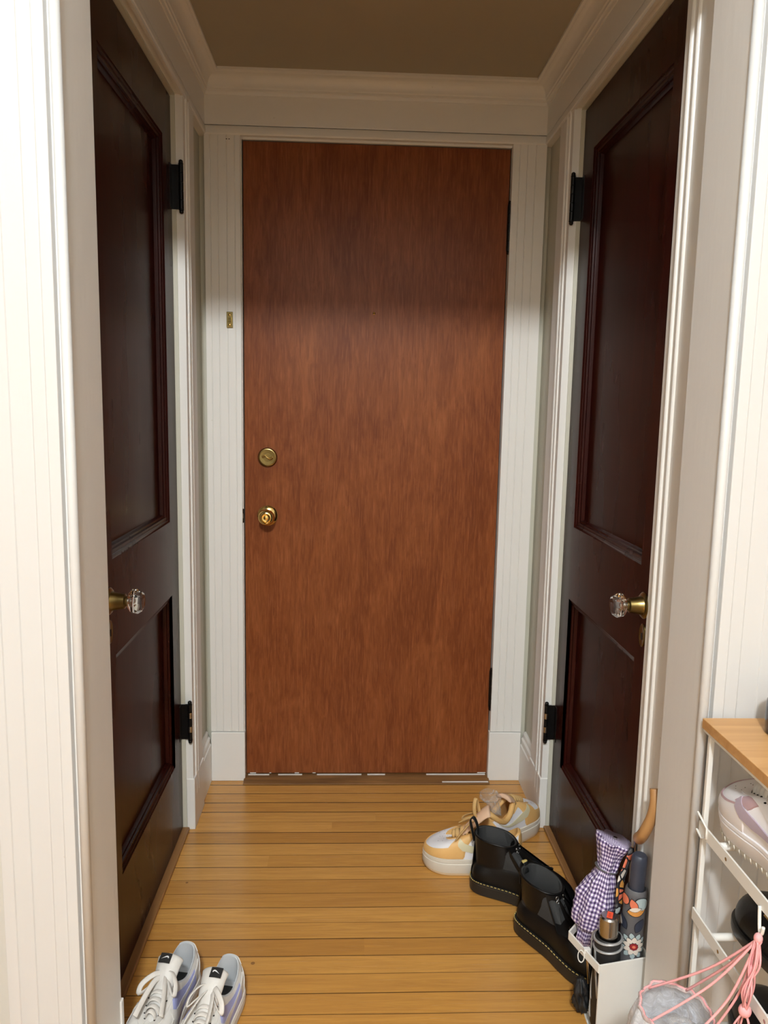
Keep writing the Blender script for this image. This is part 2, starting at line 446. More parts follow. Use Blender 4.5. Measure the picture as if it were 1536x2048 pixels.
# entry door casing
def entry_casing(name, sgn, label):
    x_out, x_in = (-.519, -.412) if sgn < 0 else (.513, .410)
    w = abs(x_out - x_in)
    pr = seg_profile([.017, .040, .066, .090] if sgn < 0 else [.032, .058, .081], w, .020, groove=.0018, gd=.0022)
    pts = [(x_out - sgn * u, -t) for u, t in pr]
    o = MB().prism_z(pts, .172, 2.040).build(name, M['trim'])
    struct(o, label, 'door casing')
    MB().box(min(x_out, x_in - sgn * .004), max(x_out, x_in - sgn * .004), -.025, 0, 0, .170).build('plinth_block', M['trim'], o, bevel=.002)
    return o
tl = entry_casing('trim_4', -1, 'fluted white casing on the knob side of the entry door')
tr_ = entry_casing('trim_5', 1, 'fluted white casing on the hinge side of the entry door')
# jamb edge round the entry door
j = MB().box(-.425, -.4095, -.008, .05, 0, 2.05).box(.4095, .425, -.008, .05, 0, 2.05).box(-.4095, .4095, -.006, .05, 2.0335, 2.052)
struct(j.build('trim_6', M['trim'], bevel=.0025), 'thin white jamb edge round the entry door', 'door jamb')
# small screws and scars on casing
for (x, z) in ((-.452, 2.028), (-.444, 2.028)):
    MB().ball((x, -.0205, z), .0022, .001, .0012).build('nail_hole', M['dark'], tl, 180)
# brass chain keeper and black strike plate on the knob-side casing
k = MB().box(-.456, -.437, -.024, -.020, 1.478, 1.526).build('chain_keeper', M['oldbrass'], tl, bevel=.001)
k['label'] = 'brass chain keeper'
b = MB()
for z in (1.487, 1.517): b.lathe([(.0042, 0), (.0045, .0015), (.0025, .003)], 12, Matrix.Translation((-.4465, -.024, z)) @ Matrix.Rotation(PI / 2, 4, 'X'), cap1=True)
b.box(-.4515, -.4415, -.028, -.024, 1.495, 1.509)
b.build('keeper_screws', M['brass'], k, 50)
b = MB().box(-.4165, -.4085, -.0095, -.004, .870, .915)
k = b.build('strike_plate', M['iron'], tl, bevel=.0008); k['label'] = 'blackened strike plate'
MB().box(-.4145, -.4105, -.0105, -.009, .885, .900).build('strike_lip', M['steel'], k)

# closet casings (hall side)
def closet_casing(name, face, wall, sgn, ya, yb, label, plinth=True):
    """sgn: +1 faces +x (left wall), -1 faces -x; ya = door side, yb = far side"""
    t = abs(face - wall); w = abs(yb - ya); d = 1 if yb > ya else -1
    pr = seg_profile([], w, t, beads=[(.030, .0055), (.058, .0055)])
    # hollow field between the beads and the outer edge
    pts = [(wall + sgn * tt, ya + d * u) for u, tt in pr]
    o = MB().prism_z(pts, .10 if plinth else 0, HZ + .006).build(name, M['trim'], smooth=40)
    struct(o, label, 'door casing')
    # jamb return to the door face
    back = DL - .03 if sgn > 0 else DR + .03
    wall = face - sgn * .012 if abs(face - wall) < .016 else wall
    y0, y1 = sorted((ya, ya + d * .004)); 
    MB().box(min(back, wall), max(back, wall), y0 if d > 0 else y0, y1, 0, HZ + .006).build('jamb_return', M['jamb'], o)
    if plinth:
        a, c2 = sorted((wall, face + sgn * .004)); y0, y1 = sorted((ya - d * .0025, yb + d * .003))
        MB().box(a, c2, y0, y1, 0, .158 if d > 0 else .155).build('plinth_block', M['trim'], o, bevel=.002)
    return o
closet_casing('trim_7', FL, WL, 1, -.318, -.182, 'beaded white casing with black hinges near the strike side of the entry door')
closet_casing('trim_8', FR, WR, -1, -.318, -.182, 'beaded white casing with black hinges behind the tan sneakers')
closet_casing('trim_9', DL + .002, DL - .012, 1, -.982, -1.122, 'beaded white casing on the knob edge of the closet door by the white sneakers')
closet_casing('trim_10', DR - .002, DR + .012, -1, -.962, -1.122, 'beaded white casing behind the umbrella stand')
# heads of the closet door frames (board whose lower edge is seen over each door)
def head(name, face, back, sgn, label):
    a, c2 = sorted((face - sgn * .0, back))
    o = MB().box(a, c2, -1.105, -.182, HZ + .0055, 2.041).box(*sorted((face - sgn * .006, face + sgn * .002)), -1.105, -.182, HZ + .001, HZ + .010)
    return struct(o.build(name, M['trim'], bevel=.002), label, 'door head')
head('trim_11', FL, DL - .03, 1, 'white head over the closet door by the white sneakers')
head('trim_12', FR, DR + .03, -1, 'white head over the closet door behind the boots')
# baseboards between casing and end wall
def baseboard(name, wall, sgn):
    prof = [(0, 0), (.018, 0), (.018, .128), (.015, .132), (.015, .150), (.010, .156), (.009, .168), (.004, .174), (0, .174)]
    rings = [[(wall + sgn * u, y, z) for u, z in prof] for y in (-.184, -.024)]
    o = MB().rings(rings, False, ).build(name, M['trim'], smooth=30)
    return struct(o, 'short white baseboard in the corner ' + ('by the strike side of the entry door' if sgn > 0 else 'by the hinge side of the entry door'), 'baseboard')
baseboard('baseboard_left', WL, 1); baseboard('baseboard_right', WR, -1)
# threshold strips under closet doors and entry sill
struct(MB().box(DL - .03, FL - .012, -.978, -.322, 0, .010).build('trim_13', M['strip'], bevel=.003), 'wooden threshold strip under the closet door by the white sneakers', 'threshold')
struct(MB().box(FR + .012, DR + .03, -.968, -.322, 0, .010).build('trim_14', M['strip'], bevel=.003), 'wooden threshold strip under the closet door behind the boots', 'threshold')
prof = [(.05, 0), (-.050, 0), (-.050, .003), (-.030, .009), (-.012, .012), (.05, .012)]
o = MB().rings([[(x, y, z) for y, z in prof] for x in (-.412, .410)], False, True, True).build('trim_15', M['sill'], bevel=.0015)
struct(o, 'worn brown sill under the entry door', 'threshold')
b = MB()
rr = random.Random(5)
for x0, x1 in ((-.30, -.22), (-.17, -.02), (.00, .06), (.20, .40), (-.40, -.33)):
    b.box(x0, x1, -.0085, -.003, .0121, .0135 + rr.random() * .001)
b.box(.25, .405, -.047, -.040, .0048, .0062)
b.build('paint_drips', M['trim'], o)

# opening between room and hall: jamb boards, fluted casing with nosing
def opening_jamb(name, x, sgn, label):
    """sgn = +1: face looks to +x (left jamb)"""
    a, c2 = sorted((x, x - sgn * .025))
    o = MB().box(a, c2, OY0 + .006, OY1, 0, HZ + .02).build(name, M['jamb'], bevel=.0025)
    struct(o, label, 'door jamb')
    # nosing bead at the room-side edge
    n = 10
    cx, cy, r = x - sgn * .0045, OY0 - .0005, .0078
    pts = [(cx + r * math.cos(2 * PI * i / 16), cy + r * math.sin(2 * PI * i / 16)) for i in range(16)]
    MB().prism_z(pts, 0, HZ + .02).build('corner_bead', M['trim_darkened'], o, 180)
    a, c2 = sorted((x - sgn * .02, x + sgn * .0035))
    MB().box(a, c2, OY1 - .010, OY1 + .003, 0, .128).build('plinth_block', M['jamb'], o, bevel=.0015)
    return o
opening_jamb('trim_16', OL, 1, 'white opening jamb beside the white sneakers')
opening_jamb('trim_17', OR, -1, 'white opening jamb beside the shoe rack')
def front_casing(name, x0, sgn, label):
    # outward steps measured from the jamb edge
    prof = [(.012, -.002), (.012, .004), (.0175, .006), (.0195, .016), (.036, .017), (.0375, .0145), (.058, .0150), (.0595, .0125),
            (.091, .0130), (.0925, .0150), (.119, .0150), (.1205, .0170), (.139, .0170), (.139, -.002)]
    pts = [(x0 - sgn * u, OY0 + .012 - t) for u, t in prof]
    return struct(MB().prism_z(pts, 0, HZ + .02).build(name, M['trim_darkened'], bevel=.0008), label, 'door casing')
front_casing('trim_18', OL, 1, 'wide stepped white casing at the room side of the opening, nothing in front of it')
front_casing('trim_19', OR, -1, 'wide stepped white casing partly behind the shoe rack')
# head of the opening
b = MB().box(OL - .02, OR + .02, OY0 + .004, OY1, HZ, HZ + .025).box(OL - .14, OR + .14, OY0 - .006, OY0 + .03, HZ + .015, HZ + .13)
struct(b.build('trim_20', M['trim'], bevel=.002), 'white head casing over the opening', 'door casing')

# ------------------------------------------------------------------ entry door
d1 = MB().box(-.4065, .4065, .0005, .044, .0150, 2.0310).build('door_1', M['veneer'], bevel=.0015)
struct(d1, 'flat red-brown entry door with brass knob and deadbolt', 'door')
RX = Matrix.Rotation(PI / 2, 4, 'X')       # lathe axis +z -> -y
def lathe_y(prof, x, z, n=40, y=.0005, **kw): return MB().lathe(prof, n, Matrix.Translation((x, y, z)) @ RX, **kw)
# deadbolt
o = lathe_y([(.0001, .0), (.0310, 0), (.0310, .004), (.0275, .009), (.0255, .0095), (.0245, .0075), (.0125, .0070), (.0120, .011), (.0001, .011)], -.334, 1.080).build('deadbolt', M['oldbrass'], d1, 40)
o['label'] = 'round brass deadbolt'
pts = [(-.334 + .016 * t, -.0135 - .003 * math.cos(t * 2.6), 1.0805 - .004 * math.sin(t * 3.0)) for t in [i / 10 * 2 - 1 for i in range(11)]]
MB().tube(pts, lambda t: .0042 - .0017 * math.sin(PI * t), 10, ry=.003).build('thumb_turn', M['brass'], o, 180)
# knob
o = lathe_y([(.0001, 0), (.0315, 0), (.0325, .003), (.0280, .007), (.0150, .010), (.0125, .014), (.0125, .024)], -.334, .893).build('knob_rose', M['brass'], d1, 40)
k = lathe_y([(.0125, .022), (.0150, .026), (.0235, .033), (.0262, .042), (.0250, .051), (.0190, .058), (.0140, .0590), (.0125, .0565), (.0075, .0560), (.0070, .0590), (.0001, .0595)], -.334, .893).build('knob', M['brass'], d1, 40)
k['label'] = 'polished brass door knob'
lathe_y([(.0052, .0590), (.0050, .0615), (.0001, .062)], -.334, .893, 16).build('privacy_button', M['brass'], k, 40)
o = lathe_y([(.0042, 0), (.0042, .002), (.0025, .0026), (.0001, .0016)], -.003, 1.534, 20).build('peephole', M['brass'], d1, 40)
o['label'] = 'tiny brass peephole'
# paint chips along the bottom edge
b = MB()
for x, w in ((-.395, .02), (-.33, .006), (-.245, .014), (-.185, .010), (.375, .028)): b.box(x, x + w, -.0002, .001, .0148, .0175)
b.build('paint_chips', M['trim'], d1)
# butt hinges on the knuckle side
def butt_hinge(parent, x, y, z, h, face_dir, leafx, leafy, kn=5):
    """barrel at (x,y), leaf plate box relative"""
    b = MB()
    for i in range(kn):
        za = z - h / 2 + h * i / kn + .0007; zb = z - h / 2 + h * (i + 1) / kn - .0007
        b.lathe([(.0001, za), (.0062, za), (.0062, zb), (.0001, zb)], 14, Matrix.Translation((x, y, 0)))
    o = b.build('hinge', M['iron'], parent, 40)
    MB().box(*leafx, *leafy, z - h / 2, z + h / 2).build('hinge_leaf', M['iron'], o, bevel=.0006)
    b = MB()
    for s in (1, -1):
        b.ball((x, y, z + s * (h / 2 + .0065)), .0058, .0058, .0058)
        b.lathe([(.0066, z + s * (h / 2 + .0005)), (.0066, z + s * (h / 2 + .003))], 12, Matrix.Translation((x, y, 0)), True, True)
    b.build('hinge_pin', M['iron'], o, 60)
    return o
for z, h in ((1.800, .135), (.315, .125)):
    o = butt_hinge(d1, .4095, -.0060, z, h, 0, (.4030, .4090), (-.0012, .004))
    b = MB()
    rr = random.Random(int(z * 100))
    for i in range(4): b.box(.4095 + .004, .4095 + .0068, -.0085, -.0035, z - .05 + i * .026, z - .038 + i * .026)
    b.build('paint_flakes', M['trim'], o)

# ------------------------------------------------------------------ closet doors
def rect_moulding(y0, y1, z0, z1, prof, xf):
    """profile (inward u, depth d) run round a rectangle, mitred"""
    rings = []
    for cy, cz, sy, sz in ((y0, z0, 1, 1), (y1, z0, -1, 1), (y1, z1, -1, -1), (y0, z1, 1, -1), (y0, z0, 1, 1)):
        rings.append([(xf(d), cy + sy * u, cz + sz * u) for u, d in prof])
    return rings
def closet_door(name, face, sgn, label):
    """sgn +1: shows to +x"""
    xf = lambda d: face - sgn * d
    Y0, Y1, Z0, Z1 = -.976, -.3245, .012, 2.031
    ups, los = (-.910, -.414, .932, 1.912), (-.905, -.405, .238, .730)
    b = MB()
    xs = sorted((face, xf(.034)))
    b.box(*xs, Y0, ups[0], Z0, Z1).box(*xs, ups[1], Y1, Z0, Z1)
    b.box(*xs, ups[0], ups[1], ups[3], Z1).box(*xs, ups[0], ups[1], los[3], ups[2]).box(*xs, ups[0], ups[1], Z0, los[2])
    b.box(*xs, ups[0], los[0], los[2], los[3]).box(*xs, los[1], ups[1], los[2], los[3]) if los[0] > ups[0] else None
    d = b.build(name, M['mahog'])
    struct(d, label, 'door')
    prof = [(-.0005, .0005), (.0012, .0022), (.0065, .0030), (.0080, .0055), (.0095, .0060), (.0150, .0066), (.0165, .0110), (.0200, .0125), (.0225, .0205), (.0240, .0215)]
    for r, nm in ((ups, 'upper_panel'), (los, 'lower_panel')):
        p = MB().box(*sorted((xf(.021), xf(.030))), r[0], r[1], r[2], r[3]).build(nm, M['mahog'], d)
        MB().rings(rect_moulding(*r, prof, xf), False).build('panel_moulding', M['mahog'], p, 40)
    # knob with octagonal glass
    ky, kz = -.940, .853
    rot = Matrix.Rotation(sgn * PI / 2, 4, 'Y')
    T = Matrix.Translation((face, ky, kz)) @ rot
    ro = MB().lathe([(.0001, 0), (.0270, 0), (.0275, .002), (.0245, .005), (.0200, .006), (.0185, .010), (.0165, .020), (.0150, .032), (.0105, .034), (.0105, .040)], 32, T).build('knob_rose', M['oldbrass'], d, 40)
    ro['label'] = 'aged brass knob shank'
    gl = MB().lathe([(.0001, .0370), (.0110, .0375), (.0165, .0400), (.0255, .0470), (.0262, .0560), (.0195, .0660), (.0150, .0685), (.0001, .0690)], 8, T)
    g = gl.build('glass_knob', M['glass'], d, bevel=.002, seg=3); g['label'] = 'octagonal clear glass knob'
    MB().lathe([(.0001, .0372), (.0060, .0372), (.0065, .0465), (.0040, .0490), (.0001, .0490)], 20, T).build('knob_spindle', M['steel'], g, 40)
    # keyhole plate
    kp = MB()
    ring = lambda s, dd: [(xf(-dd), -.942 + .0145 * s * math.cos(2 * PI * i / 28), .790 + .0245 * s * math.sin(2 * PI * i / 28)) for i in range(28)]
    kp.rings([ring(1, 0), ring(1, .0015), ring(.9, .0028), ring(.82, .0022)], True, False, True)
    e = kp.build('keyhole_escutcheon', M['oldbrass'], d, 40)
    MB().box(*sorted((xf(-.0021), xf(-.0030))), -.944, -.940, .781, .795).build('keyhole', M['dark'], e)
    # hinges with the black leaf visible on the door edge
    for z, h in ((1.808, .112), (.335, .105)):
        xb = face + sgn * .0255
        o = butt_hinge(d, xb, -.3260, z, h, 0, sorted((face - sgn * .002, face + sgn * .0255)), (-.3250, -.3195), kn=5)
        MB().box(*sorted((face - sgn * .001, face + sgn * .0016)), -.346, -.3235, z - h / 2, z + h / 2).build('hinge_leaf', M['iron'], o, bevel=.0006)
        if z < 1:
            b = MB()
            for i in (1, 3):
                za = z - h / 2 + h * i / 5 + .002; b.lathe([(.0064, za), (.0064, za + h / 5 - .004)], 14, Matrix.Translation((xb, -.3260, 0)), True, True)
            w_ = b.build('worn_knuckles', M['steel'], o, 40)
    return d
closet_door('door_2', DL, 1, 'dark glossy two-panel closet door on the side of the white sneakers')
closet_door('door_3', DR, -1, 'dark glossy two-panel closet door behind the black boots')
# closet darkness behind the gaps
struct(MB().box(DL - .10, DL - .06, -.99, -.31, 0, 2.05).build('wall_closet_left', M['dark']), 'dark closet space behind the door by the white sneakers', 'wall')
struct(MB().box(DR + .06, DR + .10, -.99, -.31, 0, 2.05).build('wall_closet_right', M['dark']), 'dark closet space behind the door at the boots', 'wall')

# ------------------------------------------------------------------ shoes
def cr(P, t):
    n = len(P); x = (t % 1.0) * n; i = int(x); f = x - i
    a, b, c, d = (P[(i + k - 1) % n] for k in range(4))
    return .5 * ((2 * b) + (c - a) * f + (2 * a - 5 * b + 4 * c - d) * f * f + (3 * b - a - 3 * c + d) * f ** 3)

OUT = [(0, 0), (.035, .27), (.12, .365), (.28, .375), (.45, .385), (.62, .46), (.79, .49), (.925, .35), (1.0, .04),
       (.955, -.26), (.82, -.455), (.64, -.45), (.45, -.35), (.28, -.335), (.12, -.335), (.035, -.25)]
class Shoe:
    def __init__(s, L, W, heel, fore, throat, ankle=None, flip=False, k0=.34, bulge=.004):
        s.L, s.W, s.flip, s.bulge = L, W, flip, bulge
        s.zs = lambda x: heel + (fore - heel) * min(1, max(0, x / L)) ** .8
        s.B = [Vector((a * L, c * W, s.zs(a * L))) for a, c in OUT]
        s.T = [Vector((a * L, c * W, z)) for a, c, z in throat]
        s.A = [Vector((a * L, c * W, z)) for a, c, z in ankle] if ankle else None
        s.k0 = k0
    def base(s, t, off=0.):
        p = cr(s.B, t)
        if off:
            q = cr(s.B, t + .003) - cr(s.B, t - .003); n = Vector((q.y, -q.x, 0))
            n.normalize()
            ctr = Vector((min(max(p.x, .15 * s.L), .75 * s.L), 0, p.z))
            if n.dot(p - ctr) < 0: n = -n
            p = p + n * off
        return p
    def arch(s, b, e, u, k):
        h = (1 - k) * u + k * (1 - math.cos(u * PI / 2)); v = (1 - k) * u + k * math.sin(u * PI / 2)
        p = Vector((b.x + (e.x - b.x) * h, b.y + (e.y - b.y) * h, b.z + (e.z - b.z) * v))
        d = Vector((b.x - e.x, b.y - e.y, 0))
        if d.length > 1e-6: p += d.normalized() * s.bulge * math.sin(PI * u)
        return p
    def pt(s, t, u):
        b = s.base(t); e = cr(s.T, t)
        k = min(1, max(.25, (b.x / s.L - s.k0) / .3))
        if s.A is None: return s.arch(b, e, u, k)
        a = cr(s.A, t)
        if u <= .5: return s.arch(b, a, u * 2, k)
        w = u * 2 - 1
        return a.lerp(e, w)
    def nrm(s, t, u):
        e = 1e-3
        a = s.pt(t + e, u) - s.pt(t - e, u); c = s.pt(t, min(1, u + e)) - s.pt(t, max(0, u - e))
        n = a.cross(c); 
        if n.length < 1e-12: return Vector((0, 0, 1))
        n.normalize(); p = s.pt(t, u)
        ctr = Vector((min(max(p.x, .15 * s.L), .7 * s.L), 0, .02))
        return n if n.dot(p - ctr) > 0 else -n
    def fy(s, v): return (v[0], -v[1], v[2]) if s.flip else tuple(v)
    def mb(s, name, b, mat, parent, smooth=180, **kw):
        b.v = [s.fy(v) for v in b.v]
        return b.build(name, mat, parent, smooth, **kw)
    def upper(s, name, mat, parent, nt=72, nu=14):
        r = [[s.pt(j / nt, i / nu) for j in range(nt)] for i in range(nu + 1)]
        return s.mb(name, MB().rings(r, True), mat, parent)
    def lining(s, mat, parent, nt=64, thick=.006, floor_up=.006, lip=None):
        T = [cr(s.T, j / nt) for j in range(nt)]
        c0 = sum(T, Vector()) / nt
        rings = [T]
        def inset(p, d, dz):
            q = Vector((c0.x - p.x, c0.y - p.y, 0)); w = min(d, q.length * .6)
            return p + q.normalized() * w + Vector((0, 0, dz))
        rings.append([inset(p, thick * .4, .0025) for p in T])
        rings.append([inset(p, thick, .001) for p in T])
        for f in (.3, .6, 1.):
            rr = []
            for j, p in enumerate(T):
                t = j / nt; b = s.base(t, -.010)
                q = inset(p, thick * 1.3, 0); z = s.zs(b.x) + floor_up
                b2 = Vector((min(b.x, .74 * s.L), b.y, z))
                rr.append(q.lerp(b2, f ** .8))
            rings.append(rr)
        return s.mb('lining', MB().rings(rings, True, False, True), mat, parent, 60)
    def sole(s, name, mat, parent, rings, spring=.006, nt=80, smooth=45):
        """rings: (offset, fraction of sole height)"""
        def zb(x): return spring * max(0., (x / s.L - .72) / .28) ** 2 + spring * .3 * max(0., (.08 - x / s.L) / .08)
        R = []
        for off, fr in rings:
            rr = []
            for j in range(nt):
                p = s.base(j / nt, off); z0 = zb(p.x); rr.append(Vector((p.x, p.y, z0 + fr * (p.z - z0))))
            R.append(rr)
        return s.mb(name, MB().rings(R, True, True, True), mat, parent, smooth)
    def patch(s, name, mat, parent, t0, t1, lo, hi, off=.0012, nu=36, ns=6, smooth=180):
        top = []; bot = []
        for i in range(nu + 1):
            u = i / nu; t = t0 + (t1 - t0) * u
            l = lo(u) if callable(lo) else lo; h = hi(u) if callable(hi) else hi
            row = []
            for j in range(ns + 1):
                v = l + (h - l) * j / ns
                row.append((s.pt(t, v), s.nrm(t, v)))
            ring = [row[0][0] - row[0][1] * .001] + [p + n * off for p, n in row] + [row[-1][0] - row[-1][1] * .001]
            top.append(ring)
        b = MB().rings(top, False)
        for row in (top[0], top[-1]):
            b2 = [p for p in row]; k = len(b.v); b.v += [tuple(p) for p in b2]; b.f.append(tuple(range(k, k + len(b2))))
        return s.mb(name, b, mat, parent, 50)
    def tongue(s, mat, parent, tip, w0, w1, thick=.005, lift=.004):
        a = cr(s.T, .5); tip = Vector(tip)
        mid = (a + tip) / 2 + Vector((0, 0, .004))
        sp = cat([a + Vector((.012, 0, -.006)), a.lerp(mid, .5) + Vector((0, 0, lift * .3)), mid, tip.lerp(mid, .35) + Vector((0, 0, .004)), tip], 5)
        rings = []; n = len(sp)
        for i, p in enumerate(sp):
            f = i / (n - 1); w = w0 + (w1 - w0) * f; tk = thick * (.6 + .8 * f)
            if f > .9: w *= 1 - ((f - .9) / .1) ** 2 * .35; tk *= 1 - ((f - .9) / .1) ** 2 * .5
            tg = (sp[min(i + 1, n - 1)] - sp[max(i - 1, 0)]).normalized(); up = Vector((-tg.z, 0, tg.x)); 
            if up.z < 0: up = -up
            rg = []
            for k in range(20):
                q = 2 * PI * k / 20; x = math.cos(q); y = math.sin(q)
                sx = math.copysign(abs(x) ** .6, x)
                rg.append(p + Vector((0, w * sx, 0)) + up * (tk * y - abs(sx) ** 2 * w * .35))
            rings.append(rg)
        s.tsp = sp
        return s.mb('tongue', MB().rings(rings, True, True, True), mat, parent)
    def lace_rows(s, mat, parent, ts, r=.0036, ry=.0015, hi=.005, name='laces', cross=True):
        b = MB()
        for i, t in enumerate(ts):
            p, q = s.pt(t, .93), s.pt(1 - t, .93)
            if cross and i: q = s.pt(1 - ts[i - 1], .93)
            for a, c in ((p, q),) + (((s.pt(1 - t, .93), s.pt(ts[i - 1], .93)),) if cross and i else ()):
                pts = []
                for j in range(9):
                    f = j / 8; z = hi * math.sin(PI * f) ** .6
                    pts.append(a.lerp(c, f) + Vector((0, 0, z + (.003 if 0 < f < 1 else 0))))
                b.tube(pts, r, 8, ry=ry, up=(0, 0, 1))
        return s.mb(name, b, mat, parent)

def swoosh(lo_hook=.64):
    L = [(0, .62), (.06, .40), (.16, .26), (.30, .25), (.5, .36), (.75, .56), (1, .76)]
    U = [(0, .66), (.06, .58), (.14, .485), (.22, .47), (.30, .49), (.5, .53), (.75, .65), (1, .77)]
    def f(tab):
        def g(u):
            for (a, b), (c, d) in zip(tab, tab[1:]):
                if u <= c: return b + (d - b) * (u - a) / (c - a)
            return tab[-1][1]
        return g
    return f(L), f(U)

LOW = lambda h: [(.015, 0, h + .062), (.03, .17, h + .058), (.11, .265, h + .044), (.23, .275, h + .033), (.35, .25, h + .042), (.44, .17, h + .055), (.545, .135, h + .046), (.635, .11, h + .036), (.675, 0, h + .031),
                 (.635, -.11, h + .036), (.545, -.135, h + .046), (.44, -.17, h + .055), (.35, -.24, h + .042), (.23, -.255, h + .033), (.11, -.245, h + .044), (.03, -.16, h + .058)]

def bow(s, parent, mat, c, loops, ends, r=.0054, ry=.0017, name='lace_bow'):
    b = MB()
    for P in loops: b.tube(cat([c] + [Vector(c) + Vector(q) for q in P] + [c], 5), r, 8, ry=ry)
    for P in ends: b.tube(cat([c] + [Vector(c) + Vector(q) for q in P], 5), r, 8, ry=ry)
    b.ball(c, .009, .010, .006)
    return s.mb(name, b, mat, parent)

def low_sneaker(loc, rz, label, category, group, L, W, flip, heel, fore, mats, rot=None, extra=None, bowspec=None, toeholes=True, hf=1.0, name='sneaker', platform=False, tip_z=.098, plain_logo=False):
    root = empty(name, loc, rz, label, category, group, rot=rot)
    h = heel
    s = Shoe(L, W, heel, fore, [(a, c, h + (z - h) * hf if z > 0 else z) for a, c, z in LOW(h)], flip=flip)
    if platform:
        s.sole('outsole', M[mats['outsole']], root, [(-.004, 0), (.001, .03), (.002, .16)])
        s.sole('midsole', M[mats['midsole']], root, [(.002, .16), (.0035, .22), (.0035, .70), (.0015, .73), (.0015, .76), (.0030, .80), (.0028, .97), (-.002, 1.02)], smooth=35)
    else:
        s.sole('outsole', M[mats['outsole']], root, [(-.004, 0), (.001, .05), (.0015, .22)])
        s.sole('midsole', M[mats['midsole']], root, [(.0015, .22), (.003, .28), (.0035, .80), (.0020, .83), (.0020, .87), (.0032, .90), (.0024, 1.02), (-.003, 1.06)], smooth=35)
    s.upper('upper', M[mats['upper']], root)
    s.lining(M[mats['lining']], root)
    # overlays: toe guard, eyestay on each side, heel counter
    g = mats['overlay']
    if platform:
        s.patch('toe_guard', M[g], root, .33, .67, .02, lambda u: .40 - .10 * math.sin(PI * u) if True else 0, off=.0016, nu=44)
        for a, c in ((.30, .365), (.70, .635)): s.patch('side_overlay', M[g], root, a, c, .02, .99, off=.0018, nu=10, ns=10)
    else:
        s.patch('toe_guard', M[g], root, .30, .70, .02, lambda u: .50 - .20 * math.sin(PI * u) ** .7, off=.0014, nu=44)
    for a, c in ((.255, .470), (.745, .530)):
        s.patch('eyestay', M[g], root, a, c, lambda u: .80 - .06 * math.sin(PI * u), .99, off=.0022, nu=24, ns=5)
    s.patch('heel_counter', M[mats['heel']], root, -.12, .12, .02, lambda u: .35 + .42 * math.sin(PI * u), off=.0014, nu=30)
    s.patch('heel_tab', M[mats['heel2']], root, -.06, .06, .72, .985, off=.0020, nu=18)
    if mats.get('quarter'):
        for a, c in ((.330, .150), (.670, .850)): s.patch('quarter_panel', M[mats['quarter']], root, a, c, .12, .80, off=.0012, nu=24, ns=10)
    lo, hi = swoosh()
    for a, c in ((.345, .105), (.655, .895)):
        s.patch('side_logo', M[mats['logo']], root, a, c, lo, hi, off=.0024, nu=44, ns=5)
    if toeholes:
        b = MB()
        for x, ys in ((.72, (-.06, 0, .06)), (.76, (-.10, -.035, .035, .10)), (.80, (-.12, -.06, 0, .06, .12)), (.84, (-.09, 0, .09))):
            for y in ys:
                # nearest surface point from above
                best = None
                for ti in range(36, 65):
                    for ui in range(4, 20):
                        p = s.pt(ti / 100, ui / 20)
                        d = (p.x - x * L) ** 2 + (p.y - y * W * 2) ** 2
                        if best is None or d < best[0]: best = (d, p)
                p = best[1]; b.ball((p.x, p.y, p.z + .0001), .0010, .0010, .0006, 8, 4)
        s.mb('toe_holes', b, M['grey_cord'], root)
    tip = (.335 * L, 0, h + tip_z * hf)
    tg = s.tongue(M[mats['tongue']], root, tip, .016 * W / .105, .030 * W / .105, .0048)
    # tongue label
    sp = s.tsp; n = len(sp); p = sp[int(n * .80)]; q = sp[int(n * .80) + 1]; d = (q - p).normalized(); up = Vector((-d.z, 0, d.x)); up = up if up.z > 0 else -up
    if mats.get('label'):
        b = MB(); cc = p + up * .0076 + Vector((0, .006, -.0006))
        ax = [cc + d * a + Vector((0, y, 0)) - up * (abs(y) ** 2 * 10) for a in (-.010, .010) for y in (-.012, 0, .012)]
        b.v += [tuple(x) for x in ax]; b.f += [(0, 1, 4, 3), (1, 2, 5, 4)]
        lab = s.mb('tongue_label', b, M[mats['label']], tg)
        b = MB(); pts = []
        lw = [(-.0075, .0005), (-.0068, -.0028), (-.004, -.0042), (-.001, -.0035), (.008, .0030), (.001, -.0002), (-.003, -.0016), (-.0052, -.0012), (-.0056, .0005)]
        b.v += [tuple(cc + up * .0006 + Vector((0, y, 0)) + d * (-x_)) for y, x_ in [(yy, zz) for yy, zz in lw]]
        b.f.append(tuple(range(len(lw))))
        s.mb('label_logo', b, M['pure_white'], lab, None)
    ts = [.455, .425, .395, .365, .335, .305]
    s.lace_rows(M[mats['lace']], root, ts, cross=False, hi=.0135, r=.0056, ry=.0019)
    if bowspec: bow(s, root, M[mats['lace']], Vector((.415 * L, 0, h + .074 * hf + bowspec.get('dz', 0))), bowspec['loops'], bowspec['ends'])
    # eyelet dots
    b = MB()
    for t in ts:
        for tt in (t, 1 - t):
            p = s.pt(tt, .90) + s.nrm(tt, .90) * .0024; b.ball(p, .0022, .0022, .0010, 8, 4)
    s.mb('eyelets', b, M['dark'], root)
    # printed insole patch
    if mats.get('insole'):
        b = MB().box(.10 * L, .30 * L, -.013, .013, h + .0066, h + .0072); s.mb('insole_print', b, M[mats['insole']], root, None)
    return root, s

